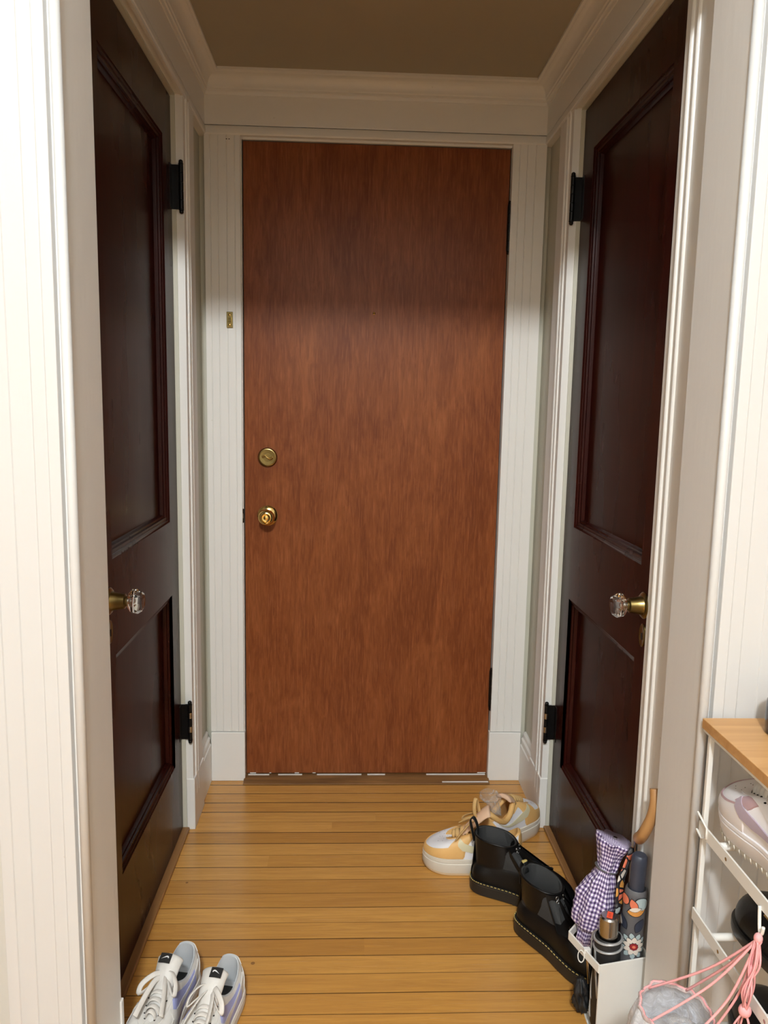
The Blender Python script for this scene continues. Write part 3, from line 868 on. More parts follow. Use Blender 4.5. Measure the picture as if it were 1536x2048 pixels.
WHITE = dict(outsole='white_sole', midsole='white_sole', upper='white_lea', lining='grey_lining', overlay='white_lea', heel='white_lea', heel2='white_lea', logo='white_lea', quarter='lavender', tongue='white_lea', label='black_label', lace='lace_w', insole='insole')
bw = dict(loops=[[(.02, .016, .010), (.040, .034, .002), (.050, .036, -.012), (.035, .020, -.006)], [(.01, -.016, .010), (.030, -.032, .002), (.045, -.034, -.012), (.028, -.018, -.004)]],
          ends=[[(.03, .012, .003), (.065, .018, -.006), (.10, .020, -.016)], [(.03, -.010, .003), (.06, -.020, -.006), (.09, -.028, -.018)]])
low_sneaker((-.405, -.922, 0), math.radians(-101), 'white sneaker nearer the closet door, its tongue label turned up toward the door', 'sneaker', 'white sneakers with lavender side marks',
            .268, .100, True, .032, .026, WHITE, bowspec=bw)
low_sneaker((-.307, -.962, 0), math.radians(-101), 'white sneaker with a clear lavender side mark, farther from the closet door', 'sneaker', 'white sneakers with lavender side marks',
            .268, .100, False, .032, .026, WHITE, bowspec=bw)

TAN = dict(outsole='gum', midsole='cream_sole', upper='clean_lea', lining='tan_lea', overlay='tan_lea', heel='tan_lea', heel2='tan_lea', logo='cream_lea', tongue='peach', label=None, lace='lace_t')
bt = dict(dz=.006, loops=[[(.016, .008, .016), (.020, .012, .044), (.016, .000, .062), (.008, -.010, .03)], [(.02, -.02, .006), (.045, -.034, -.010), (.05, -.022, -.016), (.025, -.008, .0)]],
          ends=[[(.025, .020, .004), (.05, .040, -.016), (.066, .052, -.034)], [(.03, .002, .004), (.06, .012, -.006)]])
low_sneaker((.405, -.5355, 0), math.radians(170.6), 'tan and white platform sneaker whose toe points at open floor, beside a black boot', 'sneaker', 'tan and white platform sneakers',
            .262, .100, False, .050, .046, TAN, bowspec=bt, platform=True, hf=1.12, tip_z=.112)
r2_, s2_ = low_sneaker((.321, -.4635, 0), math.radians(45), 'tan and white platform sneaker with its toe against the closet casing', 'sneaker', 'tan and white platform sneakers',
            .252, .094, True, .050, .046, TAN, bowspec=None, platform=True, hf=1.30, tip_z=.074)
s2_.mb('collar', MB().tube([cr(s2_.T, -.33 + .66 * j / 40) + Vector((0, 0, -.002)) for j in range(41)], .0085, 10), M['tan_lea'], r2_)

RACKW = dict(outsole='cream_sole', midsole='clean_lea', upper='clean_lea', lining='grey_lining', overlay='clean_lea', heel='clean_lea', heel2='clean_lea', logo='lilac', tongue='clean_lea', label=None, lace='lace_w')

# ------------------------------------------------------------------ boots
def boot(loc, rz, label, flip, L=.268, W=.098):
    root = empty('boot', loc, rz, label, 'boot', 'black lace-up ankle boots')
    H = .152
    ank = [(.035, 0, .076), (.05, .17, .076), (.12, .27, .077), (.22, .31, .079), (.32, .28, .083), (.40, .20, .090), (.44, .13, .095), (.465, .06, .097), (.475, 0, .097),
           (.465, -.06, .097), (.44, -.13, .095), (.40, -.20, .090), (.32, -.27, .083), (.22, -.295, .079), (.12, -.26, .077), (.05, -.17, .076)]
    top = [(.015, 0, H + .004), (.03, .20, H + .003), (.10, .35, H + .001), (.20, .40, H - .001), (.29, .375, H - .003), (.36, .29, H - .006), (.40, .17, H - .008), (.415, .08, H - .009), (.42, 0, H - .009),
           (.415, -.08, H - .009), (.40, -.17, H - .008), (.36, -.29, H - .006), (.29, -.365, H - .003), (.20, -.39, H - .001), (.10, -.34, H + .001), (.03, -.20, H + .003)]
    s = Shoe(L, W, .034, .030, top, ank, flip=flip, k0=.30, bulge=.005)
    so = s.sole('sole', M['boot_sole'], root, [(-.003, 0), (.004, .04), (.0065, .12), (.0065, .86), (.0075, .90), (.0070, 1.0), (.000, 1.05)], spring=.010, smooth=35)
    s.upper('upper', M['boot'], root, nt=72, nu=22)
    s.lining(M['boot_in'], root, thick=.005)
    # yellow welt stitching
    b = MB(); nst = 74
    for j in range(nst):
        a = s.base(j / nst + .0015, .0062); c = s.base((j + .62) / nst + .0015, .0062)
        a.z += .0016; c.z += .0016
        b.tube([a, (a + c) / 2 + Vector((0, 0, .0006)), c], .0011, 6)
    s.mb('welt_stitching', b, M['welt'], root)
    # collar roll
    b = MB().tube([cr(s.T, j / 48) + Vector((0, 0, .0005)) for j in range(48)], .0026, 8, closed=True)
    s.mb('collar', b, M['boot'], root)
    # tongue between the quarters
    s.patch('tongue', M['boot'], root, .438, .562, .30, .97, off=.0016, nu=12, ns=16)
    for a, c in ((.315, .445), (.685, .555)): s.patch('quarter', M['boot'], root, a, c, lambda u: .30 + .0 * u, .99, off=.0040, nu=12, ns=16)
    s.patch('heel_strip', M['boot'], root, -.03, .03, .05, .99, off=.0026, nu=8, ns=14)
    # eyelets and laces
    us = [.30, .39, .48, .57, .66, .75, .84, .93]
    b = MB(); lc = MB()
    for i, u in enumerate(us):
        for t in (.428, .572):
            p = s.pt(t, u) + s.nrm(t, u) * .0048; n = s.nrm(t, u); a = n.orthogonal().normalized(); e = n.cross(a)
            eb = MB().tube([p + (a * math.cos(q) + e * math.sin(q)) * .0034 for q in [2 * PI * k / 12 for k in range(12)]], .0010, 6, closed=True)
            s.mb('eyelet', eb, M['steel'], root)
        if i < len(us) - 1:
            for ta, tb in ((.432, .568), (.568, .432)):
                if i >= 5: continue
                A = s.pt(ta, u) + s.nrm(ta, u) * .004; C = s.pt(tb, us[i + 1]) + s.nrm(tb, us[i + 1]) * .004
                md = (A + C) / 2 + s.nrm(.5, u) * .008
                lc.tube(cat([A, md, C], 5), .0020, 6)
    # loose lace ends hanging from the fifth pair
    A = s.pt(.43, us[5]) + s.nrm(.43, us[5]) * .005
    lc.tube(cat([A, A + Vector((.02, .012, -.02)), A + Vector((.022, .024, -.07)), A + Vector((.018, .030, -.10))], 6), .0019, 6)
    C = s.pt(.57, us[5]) + s.nrm(.57, us[5]) * .005
    lc.tube(cat([C, C + Vector((.02, -.012, -.02)), C + Vector((.022, -.022, -.06))], 6), .0019, 6)
    s.mb('laces', lc, M['lace_b'], root)
    # heel pull loop with yellow lettering marks
    p = cr(s.T, 0); 
    if flip:   # folded down over the heel, lettering outwards
        lp = cat([p + Vector((.006, 0, -.016)), p + Vector((.001, 0, .006)), p + Vector((-.006, 0, .009)), p + Vector((-.0105, 0, -.004)), p + Vector((-.0110, 0, -.028)), p + Vector((-.0095, 0, -.052))], 6)
        rng = range(13, 29)
    else:      # standing up as an open loop
        lp = cat([p + Vector((-.004, 0, -.030)), p + Vector((-.010, 0, -.005)), p + Vector((-.016, 0, .022)), p + Vector((-.008, 0, .032)), p + Vector((.002, 0, .016)), p + Vector((.006, 0, -.008))], 6)
        rng = range(3, 14)
    lo = s.mb('heel_loop', MB().tube(lp, .0016, 10, ry=.0078, up=(0, 1, 0)), M['lace_b'], root)
    b = MB(); zz = []
    for n_, i in enumerate(rng):
        q = lp[i]; tg = (lp[i + 1] - lp[i - 1]).normalized(); n = Vector((tg.z, 0, -tg.x)); n = n if n.x < 0 else -n
        zz.append(q + n * .0019 + Vector((0, .0042 * math.sin(n_ * 2.2), 0)))
    b.tube(cat(zz, 3), .0008, 6)
    s.mb('loop_lettering', b, M['welt'], lo)
    if flip:
        b = MB().tube(lp[7:12], .0022, 8, ry=.0084, up=(0, 1, 0)); o = s.mb('loop_tab', b, M['welt'], lo); o['label'] = 'yellow tab at the top of the heel loop'
    return root
boot((.268, -.592, 0), math.radians(-27), 'black lace-up ankle boot beside the tan sneakers, heel loop standing up', False)
boot((.364, -.748, 0), math.radians(-57), 'black lace-up ankle boot whose toe meets the white umbrella stand', True)

# ------------------------------------------------------------------ umbrella stand and umbrellas
SX, SY = .429, -1.118
st = empty('umbrella_stand', (SX, SY, 0), 0, 'white metal umbrella stand with open sides behind the jamb', 'umbrella stand')
def P2(x, y): return (x - SX, y - SY)
c0 = P2(.429, -1.118); c1 = P2(.5335, -1.097); c2b = P2(.5345, -.975); c2_ = P2(.458, -.951); c3 = P2(.397, -1.020)
H = .180
def bar(a, b_, z0, z1, t=.0022, name='rim', m='white_metal', par=st):
    A = Vector((*a, 0)); B = Vector((*b_, 0)); d = (B - A).normalized(); n = Vector((-d.y, d.x, 0)) * t
    b = MB().rings([[A - n + Vector((0, 0, z0)), B - n + Vector((0, 0, z0)), B + n + Vector((0, 0, z0)), A + n + Vector((0, 0, z0))],
                    [A - n + Vector((0, 0, z1)), B - n + Vector((0, 0, z1)), B + n + Vector((0, 0, z1)), A + n + Vector((0, 0, z1))]], True, True, True)
    return b.build(name, M[m], par, bevel=.0007)
bar(c0, c1, 0, H, .0018, 'front_panel')
bar(c3, c0, H - .018, H, .0018, 'rim'); bar(c2_, c3, H - .018, H, .0018, 'rim'); bar(c1, c2b, H - .018, H, .0018, 'rim'); bar(c2b, c2_, H - .018, H, .0018, 'rim')
# drip tray, set in from the open side
l0 = P2(.4492, -1.045); l1 = P2(.531, -1.036); l2 = P2(.531, -.994); l3 = P2(.4345, -1.014)
bar(l3, l0, 0, .014, .0016, 'tray_rim'); bar(l2, l3, 0, .014, .0016, 'tray_rim'); bar(l1, l2, 0, .014, .0016, 'tray_rim'); bar(l0, l1, 0, .014, .0016, 'tray_rim')
b = MB(); b.v += [(*p, .003) for p in (c0, c1, l2, l3)] + [(*p, .0005) for p in (c0, c1, l2, l3)]
b.f += [(0, 1, 2, 3), (7, 6, 5, 4)] + [(i, i + 4, (i + 1) % 4 + 4, (i + 1) % 4) for i in range(4)]
b.build('base_plate', M['white_metal'], st)
# rear corner posts
for a, l in ((c2b, l2),):
    MB().tube([(a[0] - .003, a[1], H - .002), (l[0] + .002, l[1], .002)], .0024, 8).build('corner_post', M['white_metal'], st)
# plastic snap ring on the rim
mid = Vector((c3[0] * .46 + c0[0] * .54, c3[1] * .46 + c0[1] * .54, H - .010))
b = MB().tube([mid + Vector((-.0035 + .009 * math.cos(q) * -.6 - .004, .003 * math.cos(q), -.006 + .013 * math.sin(q))) for q in [2 * PI * k / 20 for k in range(20)]], .0011, 8, closed=True)
b.box(mid.x - .003, mid.x + .010, mid.y - .004, mid.y + .004, mid.z + .002, mid.z + .012)
o = b.build('snap_ring', M['white_metal'], st, 40); o['label'] = 'pale plastic snap ring on the rim'

def umbrella_body(axis0, axis1, radii, seed, pleat, amp, n=60, m=40, uvs=(1, 1), twist=0.):
    A, B = Vector(axis0), Vector(axis1); d = (B - A); L = d.length; d.normalize()
    a = d.cross(Vector((0, 1, 0))).normalized(); e = d.cross(a)
    rings = []
    for i in range(m + 1):
        f = i / m
        for (f0, r0), (f1, r1) in zip(radii, radii[1:]):
            if f0 <= f <= f1:
                w = (f - f0) / (f1 - f0); w = w * w * (3 - 2 * w); r = r0 + (r1 - r0) * w; break
        ring = []
        for j in range(n):
            q = 2 * PI * j / n + twist * f
            nz = mnoise.noise(Vector((math.cos(q) * 2.2 + seed, math.sin(q) * 2.2, f * 5)))
            nz2 = mnoise.noise(Vector((math.cos(q) * 5 + seed, math.sin(q) * 5 + 3, f * 16)))
            rr = r * (1 + amp * nz + amp * .5 * nz2 + pleat * math.sin(7 * q + 6 * f))
            ring.append(A + d * (L * f) + a * rr * math.cos(q) + e * rr * math.sin(q))
        rings.append(ring)
    return MB().rings(rings, True, True, True, uv=lambda i, j: (j / n * uvs[0], i / m * uvs[1])), a, e, d, L

# purple gingham umbrella, loosely furled
u1 = empty('umbrella', (.452, -1.026, .004), 0, 'purple gingham umbrella furled loosely in the stand, cloth bulging over its rim', 'umbrella')
loc1 = Vector((.452, -1.026, .004))
A0 = Vector((.4305, -1.0125, .141)) - loc1; B0 = Vector((.487, -1.002, .374)) - loc1
b, a_, e_, d_, L_ = umbrella_body(A0, B0, [(0, .010), (.08, .0185), (.165, .0205), (.225, .037), (.30, .0415), (.44, .0395), (.60, .030), (.72, .0200), (.83, .023), (1, .034)], 3.1, .07, .20, uvs=(1.0, 1.05))
b.build('canopy', M['gingham'], u1, 180)
MB().tube([(.0, .0, .0), A0 + Vector((.006, 0, .02)), B0 + d_ * .004], .0045, 10).build('shaft', M['silver'], u1, 60)
pts = [A0 + d_ * (L_ * .73) + (a_ * math.cos(q) + e_ * math.sin(q)) * .0205 for q in [2 * PI * k / 24 for k in range(24)]]
MB().tube(pts, .0018, 8, closed=True, ry=.004).build('strap', M['floral'], u1, 180)

fp = [Vector(q) - loc1 for q in ((.512, -1.034, .374), (.500, -1.040, .340), (.489, -1.046, .312), (.483, -1.057, .286), (.482, -1.060, .264), (.481, -1.058, .246))]
MB().tube(cat(fp, 6), lambda t: .008 + .005 * math.sin(PI * t), 12, ry=.0025, up=(.6, -.8, .1)).build('printed_flap', M['print'], u1, 180)
# floral umbrella: stubby sleeve with navy grip
fl = Vector((.5010, -1.0670, .004))
u2 = empty('umbrella', fl, 0, 'grey umbrella printed with flowers and a navy grip, beside the gingham one', 'umbrella')
RF = .0225
zt = .306
pr = [(.004, 0), (RF * .75, .004), (RF, .02), (RF * 1.04, .12), (RF * 1.0, .22), (RF * .98, zt - .012), (RF * .90, zt - .002), (RF * .80, zt), (RF * .74, zt - .01), (.004, zt - .01)]
lean = Matrix.Rotation(math.radians(2.2), 4, 'Y')
bod = MB().lathe(pr, 40, lean).build('canopy', M['floral'], u2, 50)
MB().lathe([(.0145, zt - .012), (.0150, zt + .02), (.0152, zt + .055), (.0148, zt + .066), (.0120, zt + .070), (.0001, zt + .071)], 32, lean).build('handle', M['navy'], u2, 50)
def decal(shape, ang, z, mat, lift, name, par, scale=1., rot=0.):
    """flat outline wrapped on the sleeve: shape = [(x, z)] in metres"""
    cs, sn = math.cos(rot), math.sin(rot)
    b = MB(); P = []
    cx = sum(p[0] for p in shape) / len(shape); cz = sum(p[1] for p in shape) / len(shape)
    def w(x, zz, rr):
        q = ang + (x * cs - zz * sn) * scale / RF; h = z + (x * sn + zz * cs) * scale
        return tuple(lean @ Vector((rr * math.cos(q), rr * math.sin(q), h)))
    n = len(shape)
    b.v.append(w(cx, cz, RF * 1.05 + lift))
    for k in (.5, 1.):
        b.v += [w(cx + (x - cx) * k, cz + (y - cz) * k, RF * 1.05 + lift) for x, y in shape]
    for i in range(n):
        j = (i + 1) % n
        b.f.append((0, 1 + i, 1 + j)); b.f.append((1 + i, 1 + n + i, 1 + n + j, 1 + j))
    return b.build(name, M[mat], par, None)
def petal(l, w): return [(w * math.sin(PI * t) ** .8 * (1 if k == 0 else -1), l * (t if k == 0 else 1 - t)) for k in (0, 1) for t in [i / 8 for i in range(8)]]
def outlined(shape, ang, z, mat, name, par, rot=0., lift=.0004):
    cx = sum(p[0] for p in shape) / len(shape); cz = sum(p[1] for p in shape) / len(shape)
    big = [(cx + (x - cx) * 1.16, cz + (y - cz) * 1.12) for x, y in shape]
    decal(big, ang, z, 'f_line', lift, 'print_outline', par, 1, rot)
    return decal(shape, ang, z, mat, lift + .0003, name, par, 1, rot)
disc = lambda r: [(r * math.cos(2 * PI * i / 18), r * math.sin(2 * PI * i / 18)) for i in range(18)]
# camera-facing side is around angle -110 degrees
AC = math.radians(-112)
fz = .194; fa = AC + .25
for k in range(11): outlined([(x, y + .014) for x, y in petal(.014, .0046)], fa, fz, 'f_blue', 'flower_print', bod, 2 * PI * k / 11 + .25, .0004)
for k in range(9): outlined([(x, y + .006) for x, y in petal(.014, .0046)], fa, fz, 'f_cream', 'flower_print', bod, 2 * PI * k / 9, .0012)
decal(disc(.0078), fa, fz, 'f_line', .0020, 'flower_print', bod); decal(disc(.0070), fa, fz, 'f_red', .0023, 'flower_print', bod); decal(disc(.003), fa, fz, 'f_coral', .0026, 'flower_print', bod)
outlined(petal(.034, .0095), AC - .55, .262, 'f_orange', 'leaf_print', bod, -1.25, .0004)
outlined(petal(.022, .0045), AC - .40, .268, 'f_cream', 'leaf_print', bod, -1.2, .0012)
outlined(disc(.013), AC + .55, .284, 'f_blue', 'flower_print', bod, 0, .0004)
outlined(petal(.026, .007), AC + .15, .268, 'f_coral', 'leaf_print', bod, .4, .0010)
outlined(petal(.030, .009), AC - .5, .226, 'f_navy', 'leaf_print', bod, .7, .0004)
outlined(petal(.030, .008), AC + .3, .224, 'f_navy', 'leaf_print', bod, -.4, .0004)
outlined(disc(.010), AC - .95, .285, 'f_coral', 'flower_print', bod, 0, .0004)
outlined(petal(.022, .006), AC - .95, .230, 'f_cream', 'leaf_print', bod, .9, .0006)
# black umbrella with silver handle
bl = Vector((.4565, -1.0805, .004))
u3 = empty('umbrella', bl, 0, 'black folding umbrella with a silver handle and orange sticker', 'umbrella')
R3 = .0258
b = MB().lathe([(.002, 0), (.018, .003), (R3, .02), (R3 * 1.02, .10), (R3, .190), (R3 * .97, .208), (R3 * .88, .212), (R3 * .82, .204), (.004, .202)], 40)
cn = b.build('canopy', M['black'], u3, 50)
b = MB()
for z, t in ((.208, 0.), (.190, .25)):
    pts = [((R3 + .0012) * math.cos(q), (R3 + .0012) * math.sin(q), z + .004 * math.sin(q + 2.2)) for q in [2 * PI * k / 32 for k in range(32)]]
    b.tube(pts, .0012, 6, closed=True, ry=.0028)
pts = [((R3 + .001) * math.cos(q), (R3 + .001) * math.sin(q), z) for q, z in [(-PI * .95 + .55 * t, .186 - .10 * t) for t in [i / 12 for i in range(13)]]]
b.tube(pts, .0010, 6, ry=.0026)
pts = [((R3 + .001) * math.cos(q), (R3 + .001) * math.sin(q), z) for q, z in [(-PI * 1.25 + .7 * t, .120 - .05 * t) for t in [i / 12 for i in range(13)]]]
b.tube(pts, .0010, 6, ry=.0022)
pts = [((R3 + .001) * math.cos(q), (R3 + .001) * math.sin(q), z) for q, z in [(-PI * 1.25 + .7 * t, .080 - .05 * t) for t in [i / 12 for i in range(13)]]]
b.tube(pts, .0010, 6, ry=.0022)
o = b.build('piping', M['silver_rib'], cn, 180); o['label'] = 'grey reflective piping'
hd = MB().lathe([(.0180, .200), (.0188, .214), (.0188, .246), (.0180, .2515), (.0150, .2545), (.0001, .2550)], 36).build('handle', M['silver'], u3, 35)
hd['label'] = 'brushed silver handle'
b = MB(); rr = Matrix.Rotation(math.radians(-25), 3, 'Z')
q = [rr @ Vector((x, y, 0)) for x, y in ((-.0055, -.0100), (.0055, -.0100), (.0055, .0100), (-.0055, .0100))]
b.v += [(p.x + .001, p.y, .2552) for p in q] + [(p.x + .001, p.y, .2556) for p in q]
b.f += [(0, 1, 2, 3), (7, 6, 5, 4), (0, 4, 5, 1), (1, 5, 6, 2), (2, 6, 7, 3), (3, 7, 4, 0)]
stk = b.build('price_sticker', M['sticker'], hd); stk['label'] = 'orange red price sticker'
b = MB()
for yy in (-.0055, -.0010, .0035):
    p0 = rr @ Vector((-.0026, yy, 0)); p1 = rr @ Vector((.0022, yy, 0))
    b.tube([(p0.x + .001, p0.y, .2558), (p1.x + .001, p1.y, .2558)], .00045, 4)
b.build('sticker_print', M['f_red'], stk)
MB().tube(cat([(-.021, .004, .222), (-.0285, .008, .210), (-.0305, .006, .190), (-.0305, .006, .150)], 6), .0016, 6).build('wrist_cord', M['grey_cord'], u3, 180)
# loose black cloth drooping out of the open side near the floor
b, *_ = umbrella_body(Vector((-.027, .046, .006)), Vector((-.035, .046, .080)), [(0, .009), (.3, .0155), (.7, .014), (1, .007)], 9.3, .16, .5, n=40, m=18)
b.build('loose_cloth', M['black'], u3, 180)

# umbrella with a curved wooden handle, mostly behind the jamb
wl = Vector((.518, -1.012, .004))
u4 = empty('umbrella', wl, 0, 'umbrella with a curved tan wooden handle half hidden behind the jamb', 'umbrella')
W = lambda *P: [Vector(q) - wl for q in P]
MB().tube(cat(W((.518, -1.012, .004), (.520, -1.018, .20), (.520, -1.034, .33), (.5165, -1.040, .382), (.511, -1.058, .408), (.5085, -1.080, .425)), 6), .0042, 10).build('shaft', M['silver'], u4, 180)
hk = cat(W((.5095, -1.070, .416), (.5075, -1.088, .432), (.509, -1.099, .450), (.516, -1.107, .480), (.520, -1.109, .512), (.521, -1.101, .536)), 6)
MB().tube(hk, lambda t: .0118 - .002 * t, 14).build('handle', M['crook'], u4, 180)
MB().lathe([(.003, .0), (.006, .02), (.0085, .10), (.008, .18), (.0055, .22)], 20, Matrix.Rotation(math.radians(1.5), 4, 'X')).build('canopy', M['black'], u4, 60)

# ------------------------------------------------------------------ shoe rack
rk = empty('shoe_rack', (.515, -1.30, 0), 0, 'white metal shoe rack with a honey wood top against the casing', 'shoe rack')
rx, ry_ = .515, -1.30
top = MB().box(-.004, .400, -.300, .012, .7405, .757).build('top_board', M['rackwood'], rk, bevel=.001); top['label'] = 'honey coloured wood top'
MB().box(-.002, .398, -.300, .010, .7355, .7405).build('top_tray', M['white_metal'], rk)
for z in (.575, .420, .262):
    bb = MB().box(-.002, .001, -.300, 0, z - .010, z + .011).build('side_bar', M['white_metal'], rk, bevel=.0005)
    b = MB()
    for y in (-.093, -.230): b.lathe([(.0001, -.0022), (.003, -.0022), (.003, -.0018)], 12, Matrix.Translation((0, y, z)) @ Matrix.Rotation(PI / 2, 4, 'Y'))
    b.build('screw', M['steel'], bb, 40)
    MB().box(.395, .398, -.300, 0, z - .010, z + .011).build('side_bar', M['white_metal'], rk, bevel=.0005)
    for y in (-.065, -.230):
        MB().lathe([(.0062, .001), (.0062, .395)], 16, Matrix.Translation((0, y, z + .0035)) @ Matrix.Rotation(PI / 2, 4, 'Y'), True, True).build('dowel', M['white_metal'], rk, 40)
# legs: slim rear and front posts
for x in (.0015, .384):
    for y in (-.004, -.290):
        MB().box(x, x + .008, y - .004, y + .004, 0, .736).build('leg', M['white_metal'], rk, bevel=.001)
        if x > .1: continue
# bent wire hook at the rear end of the upper bar
pts = [(-.003, .004, .598), (-.003, -.030, .588), (-.003, -.030, .571), (-.003, -.014, .562), (-.003, .004, .568)]
MB().tube(pts, .0018, 8).build('wire_hook', M['white_metal'], rk, 60)
pts = cat([(-.0035, -.196, .570), (-.0045, -.200, .552), (-.006, -.206, .538), (-.007, -.213, .540), (-.008, -.217, .552)], 5)
MB().tube(pts, .0024, 8).build('hanging_hook', M['white_metal'], rk, 180)

r_, s_ = low_sneaker((.583, -1.573, .5990), math.radians(90), 'clean white sneaker with dusty lilac side mark on the upper tier of the shoe rack', 'sneaker', None, .270, .112, False, .046, .042, RACKW, rot=(math.radians(-13), 0, math.radians(90)), bowspec=None, hf=1.12, tip_z=.072)
s_.patch('toe_edging', M['pinkedge'], r_, .325, .675, lambda u: .50 - .20 * math.sin(PI * (u * .875 + .0625)) ** .7, lambda u: .545 - .20 * math.sin(PI * (u * .875 + .0625)) ** .7, off=.0018, nu=40, ns=2)
for a, c in ((.30, .345), (.70, .655)): s_.patch('side_edging', M['pinkedge'], r_, a, c, .50, .95, off=.0012, nu=6, ns=8)
b = MB()
for j in range(60):
    p = s_.base(j / 60, .0034); b.tube([p + Vector((0, 0, -p.z * .97 + .0005)), p + Vector((0, 0, -p.z * .76))], .0010, 5)
s_.mb('sole_ribs', b, M['cream_sole'], r_)

def black_shoe(loc, rz, label, flip, buckle):
    root = empty('loafer', loc, rz, label, 'shoe', 'black shoes on the rack')
    L, W = .270, .100
    s = Shoe(L, W, .028, .016, [(a, c, .018 + (z - .018) * .95) for a, c, z in [(.015, 0, .085), (.03, .18, .082), (.11, .28, .072), (.25, .29, .066), (.38, .27, .070), (.47, .20, .078), (.52, .13, .083), (.55, .06, .084), (.56, 0, .084),
             (.55, -.06, .084), (.52, -.13, .083), (.47, -.20, .078), (.38, -.26, .070), (.25, -.27, .066), (.11, -.26, .072), (.03, -.17, .082)]], flip=flip)
    s.sole('sole', M['boot_sole'], root, [(-.003, 0), (.003, .06), (.005, .2), (.005, .85), (.0042, 1), (0, 1.05)], spring=.008)
    s.upper('upper', M['boot'], root); s.lining(M['boot_in'], root)
    s.patch('apron', M['boot'], root, .36, .64, .60, .98, off=.002, nu=30)
    s.patch('strap', M['boot'], root, .29, .36, .10, .99, off=.0035, nu=10, ns=14); s.patch('strap', M['boot'], root, .71, .64, .10, .99, off=.0035, nu=10, ns=14)
    if buckle:
        p = s.pt(.665 if not flip else .665, .80); n = s.nrm(.665, .80); a = Vector((1, 0, 0)); a = (a - n * a.dot(n)).normalized(); e = n.cross(a)
        for tt in (.335, .665):
            p = s.pt(tt, .82); n = s.nrm(tt, .82); a = Vector((1, 0, 0)); a = (a - n * a.dot(n)).normalized(); e = n.cross(a)
            b = MB().tube([p + n * .006 + a * x + e * y for x, y in ((-.012, -.010), (.012, -.010), (.012, .010), (-.012, .010))], .0022, 8, closed=True)
            b.tube([p + n * .006 - a * .012, p + n * .007 + a * .012], .0015, 6)
            s.mb('buckle', b, M['gold'], root, 60)
    return root
black_shoe((.600, -1.590, .4315), math.radians(90), 'black shoe with a gold buckle on the middle tier of the shoe rack', False, True)
black_shoe((.603, -1.600, .2735), math.radians(90), 'plain black shoe on the lowest tier of the shoe rack', False, False)

jar = MB().lathe([(.0001, 0), (.028, 0), (.031, .003), (.032, .030), (.031, .052), (.027, .058), (.0001, .058)], 32).build('jar', M['jarnavy'], None, 40, loc=(.614, -1.352, .7571))
tag(jar, 'small dark navy jar standing on the wood top of the shoe rack', 'jar')
MB().lathe([(.0001, .058), (.028, .058), (.029, .060), (.029, .070), (.027, .072), (.0001, .072)], 32).build('lid', M['jarnavy'], jar, 40)

# ------------------------------------------------------------------ plastic drawstring bag
bgl = Vector((.432, -1.440, .02))
bg = empty('plastic_bag', bgl, 0, 'cloudy plastic bag with pink drawstrings hanging from the shoe rack', 'bag')
n, m = 72, 34
prof = [(0, .030), (.03, .075), (.15, .098), (.35, .102), (.60, .100), (.78, .098), (.90, .090), (.96, .080), (1.0, .071)]
zb0, zt0 = .0, .338
def bag_r(f):
    for (f0, r0), (f1, r1) in zip(prof, prof[1:]):
        if f0 <= f <= f1: return r0 + (r1 - r0) * (f - f0) / (f1 - f0)
    return prof[-1][1]
rings = []
for i in range(m + 1):
    f = i / m; ring = []
    for j in range(n):
        q = 2 * PI * j / n
        v = Vector((math.cos(q) * 1.6, math.sin(q) * 1.6, f * 2.6))
        r = bag_r(f) * (1 + (.10 * mnoise.noise(v * 2) + .07 * mnoise.noise(v * 5)) * (1 - .65 * f ** 4) + .02 * math.sin(17 * q + 8 * f) * f)
        ring.append((r * .72 * math.cos(q), r * .80 * math.sin(q), zb0 + zt0 * f + .012 * mnoise.noise(v * 3) * (1 - .6 * f)))
    rings.append(ring)
MB().rings(rings, True, True).build('film', M['film'], bg, 180)
# folded rim channel
rim = rings[-1]
b = MB().tube([Vector(p) + Vector((0, 0, .001)) for p in rim], .0042, 8, closed=True, ry=.003)
b.build('rim_hem', M['rimfilm'], bg, 180)
b = MB().tube([Vector(p) + Vector((0, 0, .003)) for p in rim], .0020, 6, closed=True); b.build('drawstring', M['pink'], bg, 180)
# crumpled contents
b = MB()
rr = random.Random(11)
for k in range(7):
    cx, cy, cz = rr.uniform(-.012, .012), rr.uniform(-.02, .02), .055 + .031 * k
    ring = []
    for i in range(13):
        th = PI * i / 12; q_ = max(math.sin(th), .001); row = []
        for j in range(24):
            a = 2 * PI * j / 24; v = Vector((math.cos(a) * q_, math.sin(a) * q_, math.cos(th)))
            r = 1 + .22 * mnoise.noise(v * 2.2 + Vector((k * 5, 0, 0)))
            row.append((cx + .046 * r * v.x, cy + .042 * r * v.y, cz + .042 * r * v.z))
        ring.append(row)
    b.rings(ring, True, True, True)
b.build('contents', M['bagfill'], bg, 180)
# inner crumpled clear bag
ring = []
for i in range(9):
    f = i / 8
    ring.append([((.052 - .03 * f) * (1 + .35 * mnoise.noise(Vector((math.cos(2 * PI * j / 40) * 2, math.sin(2 * PI * j / 40) * 2, f * 3 + 7)))) * math.cos(2 * PI * j / 40),
                  (.040 - .024 * f) * (1 + .35 * mnoise.noise(Vector((math.cos(2 * PI * j / 40) * 2, math.sin(2 * PI * j / 40) * 2, f * 3)))) * math.sin(2 * PI * j / 40), .292 + .030 * f) for j in range(40)])
MB().rings(ring, True, False, True).build('inner_film', M['clearfilm'], bg, 180)
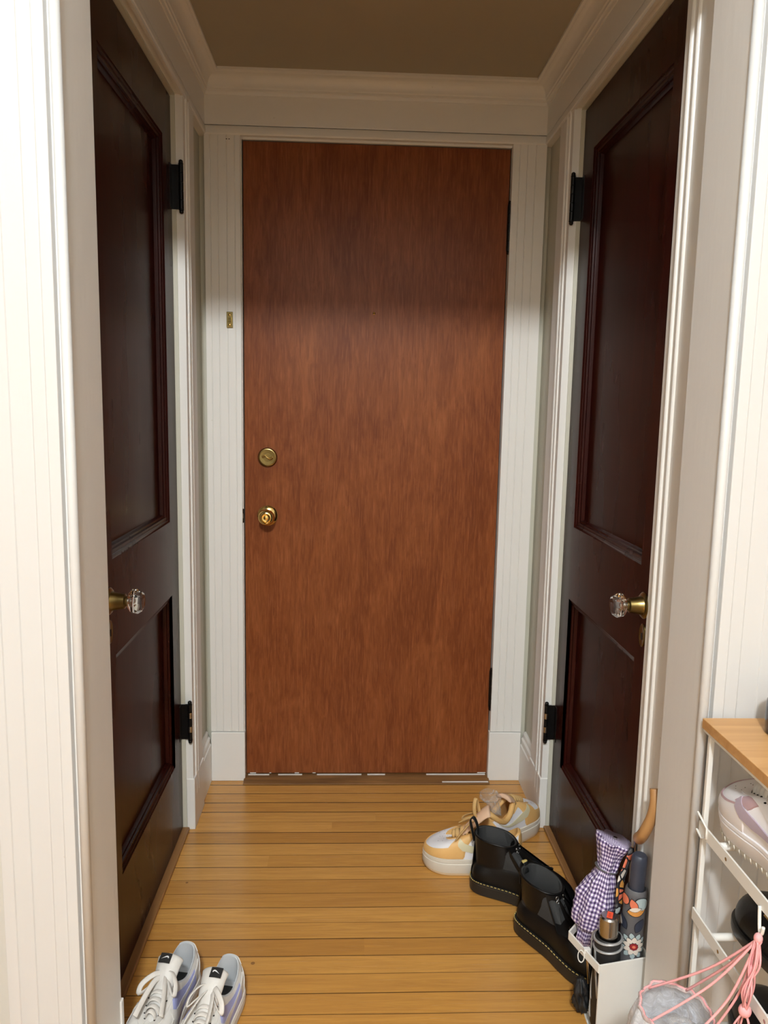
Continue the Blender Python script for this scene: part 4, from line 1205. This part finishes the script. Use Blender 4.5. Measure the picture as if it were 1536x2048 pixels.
# cords up to the hook on the rack bar
hook = Vector((.5035, -1.513, .534)) - bgl
rimv = [Vector(p) for p in rim]
b = MB()
for idx, sag in ((24, .010), (10, .004), (62, .016), (40, .012), (52, .02)):
    p = rimv[idx]; md = p.lerp(hook, .55) + Vector((.006, 0, -sag))
    b.tube(cat([p, md, hook + Vector((0, 0, -.002))], 8), .0019, 6)
rr = random.Random(4)
kn = hook + Vector((-.007, .004, -.115))
for k in range(8):
    a = hook + Vector((rr.uniform(-.004, .004), rr.uniform(-.004, .004), -.004))
    c1_ = hook + Vector((rr.uniform(-.014, .005), rr.uniform(-.012, .012), -.040)); c2b = hook + Vector((rr.uniform(-.018, .004), rr.uniform(-.012, .014), -.080))
    b.tube(cat([a, c1_, c2b, kn + Vector((rr.uniform(-.003, .003), rr.uniform(-.003, .003), 0))], 8), .0026, 6, ry=.0014)
b.ball(kn, .009, .008, .010); b.ball(hook + Vector((0, 0, -.001)), .006, .006, .008); b.ball(hook + Vector((-.004, .002, -.052)), .006, .005, .009)
for k in range(4):
    b.tube(cat([kn, kn + Vector((rr.uniform(-.018, .006), rr.uniform(-.01, .02), -.03)), kn + Vector((rr.uniform(-.02, .008), rr.uniform(-.01, .02), -.09))], 8), .0026, 6, ry=.0014)
b.build('drawstring', M['pink'], bg, 180)

# crumpled clear wrapper poking out of the tan sneaker by the casing
wr = Vector((.364, -.420, .122))
ring = []
for i in range(12):
    f = i / 11
    ring.append([((.012 + .016 * f) * (1 + .7 * mnoise.noise(Vector((math.cos(2 * PI * j / 30) * 1.7, math.sin(2 * PI * j / 30) * 1.7, f * 3.3)))) * math.cos(2 * PI * j / 30) - .030 * f,
                  (.010 + .012 * f) * (1 + .7 * mnoise.noise(Vector((math.cos(2 * PI * j / 30) * 1.7 + 5, math.sin(2 * PI * j / 30) * 1.7, f * 3.3)))) * math.sin(2 * PI * j / 30) + .006 * f, -.02 + .062 * f) for j in range(30)])
w = MB().rings(ring, True, True).build('plastic_wrapper', M['clearfilm'], None, 180, loc=wr)
tag(w, 'crumpled clear plastic wrapper poking out of a tan sneaker', 'plastic wrapper')

# ------------------------------------------------------------------ light
def point(name, loc, power, col, r):
    l = bpy.data.lights.new(name, 'POINT'); l.energy = power; l.color = col; l.shadow_soft_size = r
    o = bpy.data.objects.new(name, l); COL.objects.link(o); o.location = loc
    return o
point('ceiling_lamp', (-.18, -3.90, 3.13), 352, (.95, 1.0, 1.02), .125)
w = bpy.data.worlds.new('world'); sc.world = w; w.use_nodes = True
w.node_tree.nodes['Background'].inputs[0].default_value = (.02, .02, .02, 1)

# ------------------------------------------------------------------ camera
F = 1539.8
yaw, pitch, roll = 4.25687126e-02, 1.38487308e-01, -1.90662484e-02
cy, sy, cp, sp_ = math.cos(yaw), math.sin(yaw), math.cos(pitch), math.sin(pitch)
fw = Vector((sy * cp, cy * cp, -sp_)); rt = Vector((cy, -sy, 0)); dn = fw.cross(rt)
c_, s2 = math.cos(roll), math.sin(roll)
r2 = rt * c_ + dn * s2; d2 = rt * -s2 + dn * c_
cam = bpy.data.cameras.new('camera'); cam.sensor_fit = 'VERTICAL'; cam.sensor_height = 36; cam.lens = F * 36 / 2048
cam.clip_start = .02
co = bpy.data.objects.new('camera', cam); COL.objects.link(co)
mt = Matrix((r2, -d2, -fw)).transposed().to_4x4(); mt.translation = Vector((-.06510212, -2.46237056, 1.25277987))
co.matrix_world = mt
sc.camera = co
sc.view_settings.view_transform = 'Standard'; sc.view_settings.look = 'None'
sc.view_settings.exposure = 0; sc.view_settings.gamma = 1
sc.view_settings.use_curve_mapping = False
